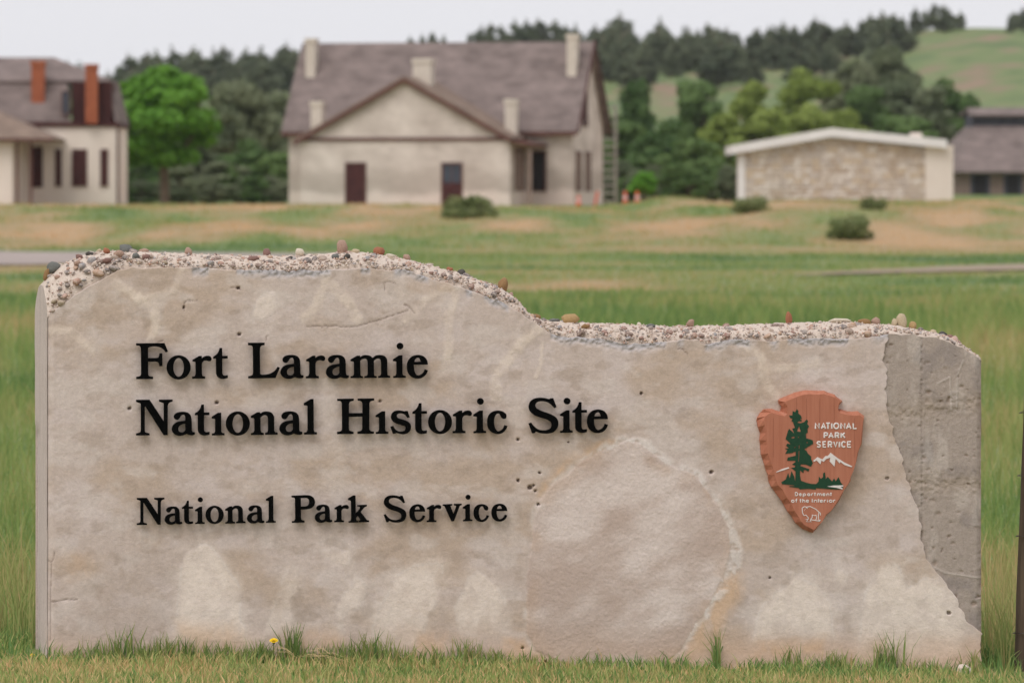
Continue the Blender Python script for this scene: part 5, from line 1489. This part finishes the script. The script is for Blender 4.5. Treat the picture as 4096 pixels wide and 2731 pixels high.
# ------------------------------------------------------------------ grass
def blades(name, x, y, h, wd, tint, mat, kind='stuff', lean=.35, parent=None, z=None, seed=1):
    g = np.random.default_rng(seed); n = len(x)
    z = gz(x, y) if z is None else z
    a = g.uniform(0, 2 * math.pi, n); ux, uy = np.cos(a) * wd / 2, np.sin(a) * wd / 2 * .5
    la = g.uniform(0, 2 * math.pi, n); L = h * lean * g.uniform(.1, 1, n)
    lx_, ly_ = np.cos(la) * L, np.sin(la) * L
    b0 = np.stack([x - ux, y - uy, z - .01], 1); b1 = np.stack([x + ux, y + uy, z - .01], 1)
    m0 = np.stack([x - ux * .75 + lx_ * .3, y - uy * .75 + ly_ * .3, z + h * .55], 1); m1 = np.stack([x + ux * .75 + lx_ * .3, y + uy * .75 + ly_ * .3, z + h * .55], 1)
    tp = np.stack([x + lx_, y + ly_, z + h], 1)
    V = np.stack([b0, b1, m1, m0, tp], 1).reshape(-1, 3)
    i = np.arange(n)[:, None] * 5
    F = np.concatenate([i + np.array([[0, 1, 2]]), i + np.array([[0, 2, 3]]), i + np.array([[3, 2, 4]])])
    me = mesh_np(name, V, F, True)
    attr_f(me, 'tint', np.repeat(np.clip(tint, 0, 1), 5))
    o = link(name, me, mat, parent)
    if kind: o['kind'] = kind
    return o


def in_wall(x, y, pad=0.0):
    dx, dy = x, y - DS
    lx_ = dx * CP + dy * SP; ly_ = -dx * SP + dy * CP
    return (lx_ > -1.92 - pad) & (lx_ < 1.93 + pad) & (ly_ > -0.012 - pad) & (ly_ < TH + pad), lx_, ly_


# mown turf in front of and around the sign
n = 60000
x = rng.uniform(-3.6, 3.6, n); y = rng.uniform(21.2, 23.6, n)
ins, lx_, ly_ = in_wall(x, y, .004)
barep = fbm(x * 2.2, y * 2.2, 3, 4)
keep = ~ins & ~((barep > .66) & (rng.random(n) < .6))
x, y, ly_ = x[keep], y[keep], ly_[keep]; barep = barep[keep]; n = len(x)
near = np.exp(-np.clip(-ly_, 0, 1) / .11)
h = rng.uniform(.02, .055, n) * (1 + .9 * near * rng.random(n)) * (0.75 + .6 * fbm(x * 3, y * 3, 3, 6))
z = gz(x, y)
tint = .27 + .42 * (fbm(x * 1.6, y * 2.5, 4, 2) - .5) * 2 + rng.normal(scale=.27, size=n) - .16 * near + .10 * (1 - near)
tag(blades('mown_grass', x, y, h, rng.uniform(.004, .0085, n), tint, M['turf'], lean=.9, seed=3), 'short mown grass in front of the sign wall', 'grass')
# longer tufts at the foot of the wall: (column, half width, blades, height, tint)
TUFT = [(420, 90, 60, .10, .10), (505, 60, 46, .15, .12), (585, 60, 50, .10, .15), (650, 60, 50, .12, .15), (720, 70, 60, .11, .12), (800, 60, 60, .09, .12), (940, 50, 55, .09, .1), (1010, 50, 60, .10, .1),
        (1070, 45, 60, .09, .1), (1150, 35, 70, .17, .05), (1200, 40, 50, .10, .12), (1290, 40, 40, .09, .2), (1410, 60, 60, .11, .15), (1480, 60, 70, .14, .15), (1560, 50, 50, .12, .15), (1650, 60, 45, .08, .15), (1740, 60, 50, .09, .15),
        (1850, 50, 60, .12, .2), (1900, 50, 50, .11, .2), (1980, 60, 50, .08, .2), (2100, 60, 40, .06, .2), (2860, 16, 26, .20, .12), (3150, 42, 34, .11, .05), (3330, 55, 90, .09, .22), (3560, 60, 50, .17, .12), (3520, 45, 40, .12, .1),
        (2240, 60, 30, .05, .2), (2400, 80, 40, .05, .2), (2600, 80, 40, .05, .2), (3060, 60, 30, .05, .25), (3700, 60, 40, .06, .3), (3880, 40, 30, .12, .2), (330, 60, 30, .06, .2), (1345, 40, 50, .09, .12), (880, 40, 50, .08, .12)]
gt = np.random.default_rng(77)
for k, (px, hw, nb_, hh, ti) in enumerate(TUFT):
    s_, _ = W(px, 2650)
    sx_ = float(s_) + gt.normal(scale=hw / 1000 * .55, size=nb_); off = -gt.uniform(.012, .07, nb_)
    xx_ = sx_ * CP - off * SP; yy_ = DS + sx_ * SP + off * CP
    h_ = hh * gt.uniform(.35, 1.1, nb_)
    o = blades('grass_tuft', xx_, yy_, h_, gt.uniform(.003, .006, nb_) * (1 + hh * 3), ti + .14 + gt.normal(scale=.16, size=nb_), M['grass'], None, .55, seed=100 + k)
    tl_ = {1150: 'tall bluish grass tuft just right of the dandelion', 2860: 'thin tall grass tuft right of the round patch on the wall', 3150: 'sparse dark grass tuft below the arrowhead plaque', 3330: 'dense low grass clump right of the plaque tip',
           3560: 'tall spreading grass tuft at the right part of the wall foot', 505: 'tall grass tuft below the first letter of the lowest line', 3880: 'grass tuft at the right lower corner of the wall'}.get(px)
    if tl_: tag(o, tl_, 'grass tuft')
    else: tag(o, 'short green grass tuft in the ragged row along the wall foot', 'grass tuft', 'grass tufts along the wall')
# rough grass beside and behind the sign, then the open field, thinning with distance
def field(name, n, y0, y1, lo, hi, wk, label, seed, marg=1.35):
    g = np.random.default_rng(seed)
    u = g.random(n); y = y0 * (y1 / y0) ** u
    x = g.uniform(-1, 1, n) * (y * .09 * marg + 2.4)
    ins, _, ly_ = in_wall(x, y, .03)
    k = ~ins & (ly_ > .1) & ~on_path(x, y)
    x, y = x[k], y[k]; n = len(x); z = gz(x, y)
    t = straw(x, y, z)
    clump = sstep(.35, .65, fbm(x * .9, y * .9, 3, 3))
    h = g.uniform(lo, hi, n) * (.45 + .85 * clump) * (1 - .45 * sstep(.5, .8, t))
    h = h * (1 - .68 * sstep(88, 120, y) * (y < 200)) * (1 - .35 * (y >= 200))
    t = t + g.normal(scale=.11, size=n)
    o = blades(name, x, y, h, wk * y * g.uniform(.6, 1.3, n), t, M['grass'], 'stuff', .6, z=z, seed=seed)
    return tag(o, label, 'grass')


field('rough_grass', 85000, 23.0, 34, .05, .26, .00025, 'tall rough grass right behind the sign wall', 31, 1.3)
field('meadow_grass', 175000, 34, 195, .12, .36, .00022, 'open green meadow grass between the sign and the bank', 32)
field('bank_grass', 90000, 190, 330, .10, .30, .0002, 'dry mottled grass on the bank before the buildings', 33)
# seed heads standing in the rough grass
for (pa, pb_, nn, d0_, d1_, ti, sd_) in ((-40, 140, 150, 23.6, 27, .5, 1), (3945, 4130, 420, 23.8, 27.5, .55, 2)):
    g = np.random.default_rng(900 + sd_)
    d = g.uniform(d0_, d1_, nn); px = g.uniform(pa, pb_, nn); x = (px - 2048) / FPX * d
    tag(blades('seed_grass', x, d, g.uniform(.14, .38, nn), g.uniform(.003, .007, nn), ti + g.normal(scale=.12, size=nn), M['grass'], 'stuff', .5, seed=950 + sd_), ('pale seeding grass beside the left end of the sign', 'pale seeding grass between the sign and the fence post')[sd_ - 1], 'grass')
# dry straw lying at the foot of the wall
s_, z_ = W(1210, 2655)
xs_ = []; ys_ = []
mb = MB()
for k in range(9):
    x0_ = float(s_) + random.uniform(-.13, .06); y0_ = -random.uniform(.05, .12); a = random.uniform(-.5, .5); L = random.uniform(.06, .2)
    p0 = Vector((x0_ * CP - y0_ * SP, DS + x0_ * SP + y0_ * CP, 0)); p0.z = float(gz(p0.x, p0.y)) + random.uniform(.03, .07)
    p1 = p0 + Vector((L * math.cos(a), -.02, -.02 + L * .12 * math.sin(a)))
    mb.tube([p0, (p0 + p1) / 2 + Vector((0, 0, .012)), p1], .0011, 4)
M['strawmat'] = mottled('dry_straw', lin(206, 178, 132), lin(222, 196, 150), 30)
tag(mb.build('dry_straw', M['strawmat']), 'bent dry straw stalks lying in the grass left of the sign centre', 'straw', kind='stuff')


# dandelions
def dandelion(px, off, hgt_, r_, lab):
    s_, _ = W(px, 2650); sx_ = float(s_)
    x = sx_ * CP - off * SP; y = DS + sx_ * SP + off * CP
    o = empty('dandelion', (x, y, float(gz(x, y)))); tag(o, lab, 'flower', 'dandelions in the grass')
    MB().tube([(0, 0, -.01), (.004, 0, hgt_ * .6), (.006, 0, hgt_)], .002, 6).build('stem', M['sage'], o)
    mb = MB()
    for ring, (rr_, zz_, np_) in enumerate(((1.0, .002, 16), (.72, .006, 12), (.4, .009, 8))):
        for k in range(np_):
            a = 2 * math.pi * (k + ring * .4) / np_; c_, s2_ = math.cos(a), math.sin(a); w2 = r_ * .2
            mb.add([(.006, 0, hgt_ + zz_ * .4), (.006 + r_ * rr_ * c_ - w2 * s2_, r_ * rr_ * s2_ + w2 * c_, hgt_ + zz_), (.006 + r_ * rr_ * 1.08 * c_, r_ * rr_ * 1.08 * s2_, hgt_ + zz_ + .001), (.006 + r_ * rr_ * c_ + w2 * s2_, r_ * rr_ * s2_ - w2 * c_, hgt_ + zz_)], [(0, 1, 2, 3)])
    pt_ = mb.build('petals', M['petal'], o)
    pt_.data.transform(Matrix.Translation((.006, 0, hgt_)) @ Matrix.Rotation(R(24), 4, 'X') @ Matrix.Translation((-.006, 0, -hgt_)))
    MB().tube([(.006, 0, hgt_ - .012), (.006, 0, hgt_ + .002)], [.004, .008], 8).build('sepal', M['sage'], o)


dandelion(1083, -.075, .09, .016, 'yellow dandelion on a tall stem at the foot of the wall')
dandelion(120, -.10, .02, .009, 'tiny yellow dandelion in the short grass at the lower left corner')

# stones on the ground
def ground_rock(name, px, off, a, bq, c_, mat, lab, seed):
    g = random.Random(seed); bm = bmesh.new(); bmesh.ops.create_icosphere(bm, subdivisions=2, radius=1)
    for vtx in bm.verts: vtx.co *= g.uniform(.78, 1.15); vtx.co.z = vtx.co.z if vtx.co.z < .2 else vtx.co.z * (1 - .35 * abs(vtx.co.x))
    me = bpy.data.meshes.new(name); bm.to_mesh(me); bm.free()
    s_, _ = W(px, 2650); sx_ = float(s_); x = sx_ * CP - off * SP; y = DS + sx_ * SP + off * CP
    o = link(name, me, mat); o.location = (x, y, float(gz(x, y)) + c_ * .45); o.scale = (a, bq, c_); o.rotation_euler = (0, 0, g.uniform(0, 3))
    tag(o, lab, 'rock')


ground_rock('white_rock', 3832, -.11, .034, .025, .030, M['rock'], 'small pointed white rock at the right foot of the sign wall', 1)
ground_rock('flat_stone', 3030, -.47, .05, .03, .010, M['slab'], 'flat pinkish stone at the bottom edge below the plaque, left one', 2)
ground_rock('flat_stone', 3380, -.46, .09, .03, .012, M['slab'], 'wide flat pinkish stone at the bottom edge below the plaque, right one', 3)
ground_rock('flat_stone', 3905, .02, .05, .04, .012, M['slab'], 'flat stone wedged at the lower right corner of the wall', 4)

# fence post at the right edge, wires leading out of view
fp = empty('fence_post', at(4108, 23.1)); fp.rotation_euler = (0, R(1.7), 0)
tag(fp, 'weathered grey wooden fence post with wires at the right edge', 'post')
mb = MB()
for k in range(9):
    z_ = -.2 + k * .17; r_ = .056 - .0012 * k
    mb.add([(r_ * math.cos(a_) * random.uniform(.96, 1.04), r_ * math.sin(a_) * random.uniform(.96, 1.04), z_) for a_ in [2 * math.pi * (i_ + .5) / 10 for i_ in range(10)]], [])
for k in range(8):
    for i_ in range(10): mb.f.append((k * 10 + i_, k * 10 + (i_ + 1) % 10, (k + 1) * 10 + (i_ + 1) % 10, (k + 1) * 10 + i_))
mb.f.append(tuple(range(80, 90)))
mb.build('timber', M['post'], fp, True)
for py in (1652, 1903, 2145, 2532):
    zz_ = zpx(py, 23.1) - fp.location.z
    mb = MB().tube([(-.062, -.012, zz_), (-.03, -.058, zz_ + .004), (.03, -.06, zz_ - .004), (.5, .05, zz_ - .01), (3.2, .5, zz_ + .01)], .0022, 5)
    mb.tube([(-.062, -.012, zz_), (-.04, .05, zz_ + .006), (.05, .05, zz_)], .0022, 5)
    mb.build('wire', M['wire'], fp, True)

# ------------------------------------------------------------------ faint summer haze over the valley
hz_ = MB().box(-2960, 2960, -60, 3320, -12, 70).build('haze', None)
hm = bpy.data.materials.new('haze'); hm.use_nodes = True
ht = hm.node_tree; ht.nodes.clear()
pv = ht.nodes.new('ShaderNodeVolumePrincipled'); pv.inputs['Color'].default_value = (.97, .975, .985, 1); pv.inputs['Density'].default_value = 0.00005
ho = ht.nodes.new('ShaderNodeOutputMaterial'); ht.links.new(pv.outputs[0], ho.inputs['Volume'])
hz_.data.materials.append(hm); hz_['kind'] = 'stuff'
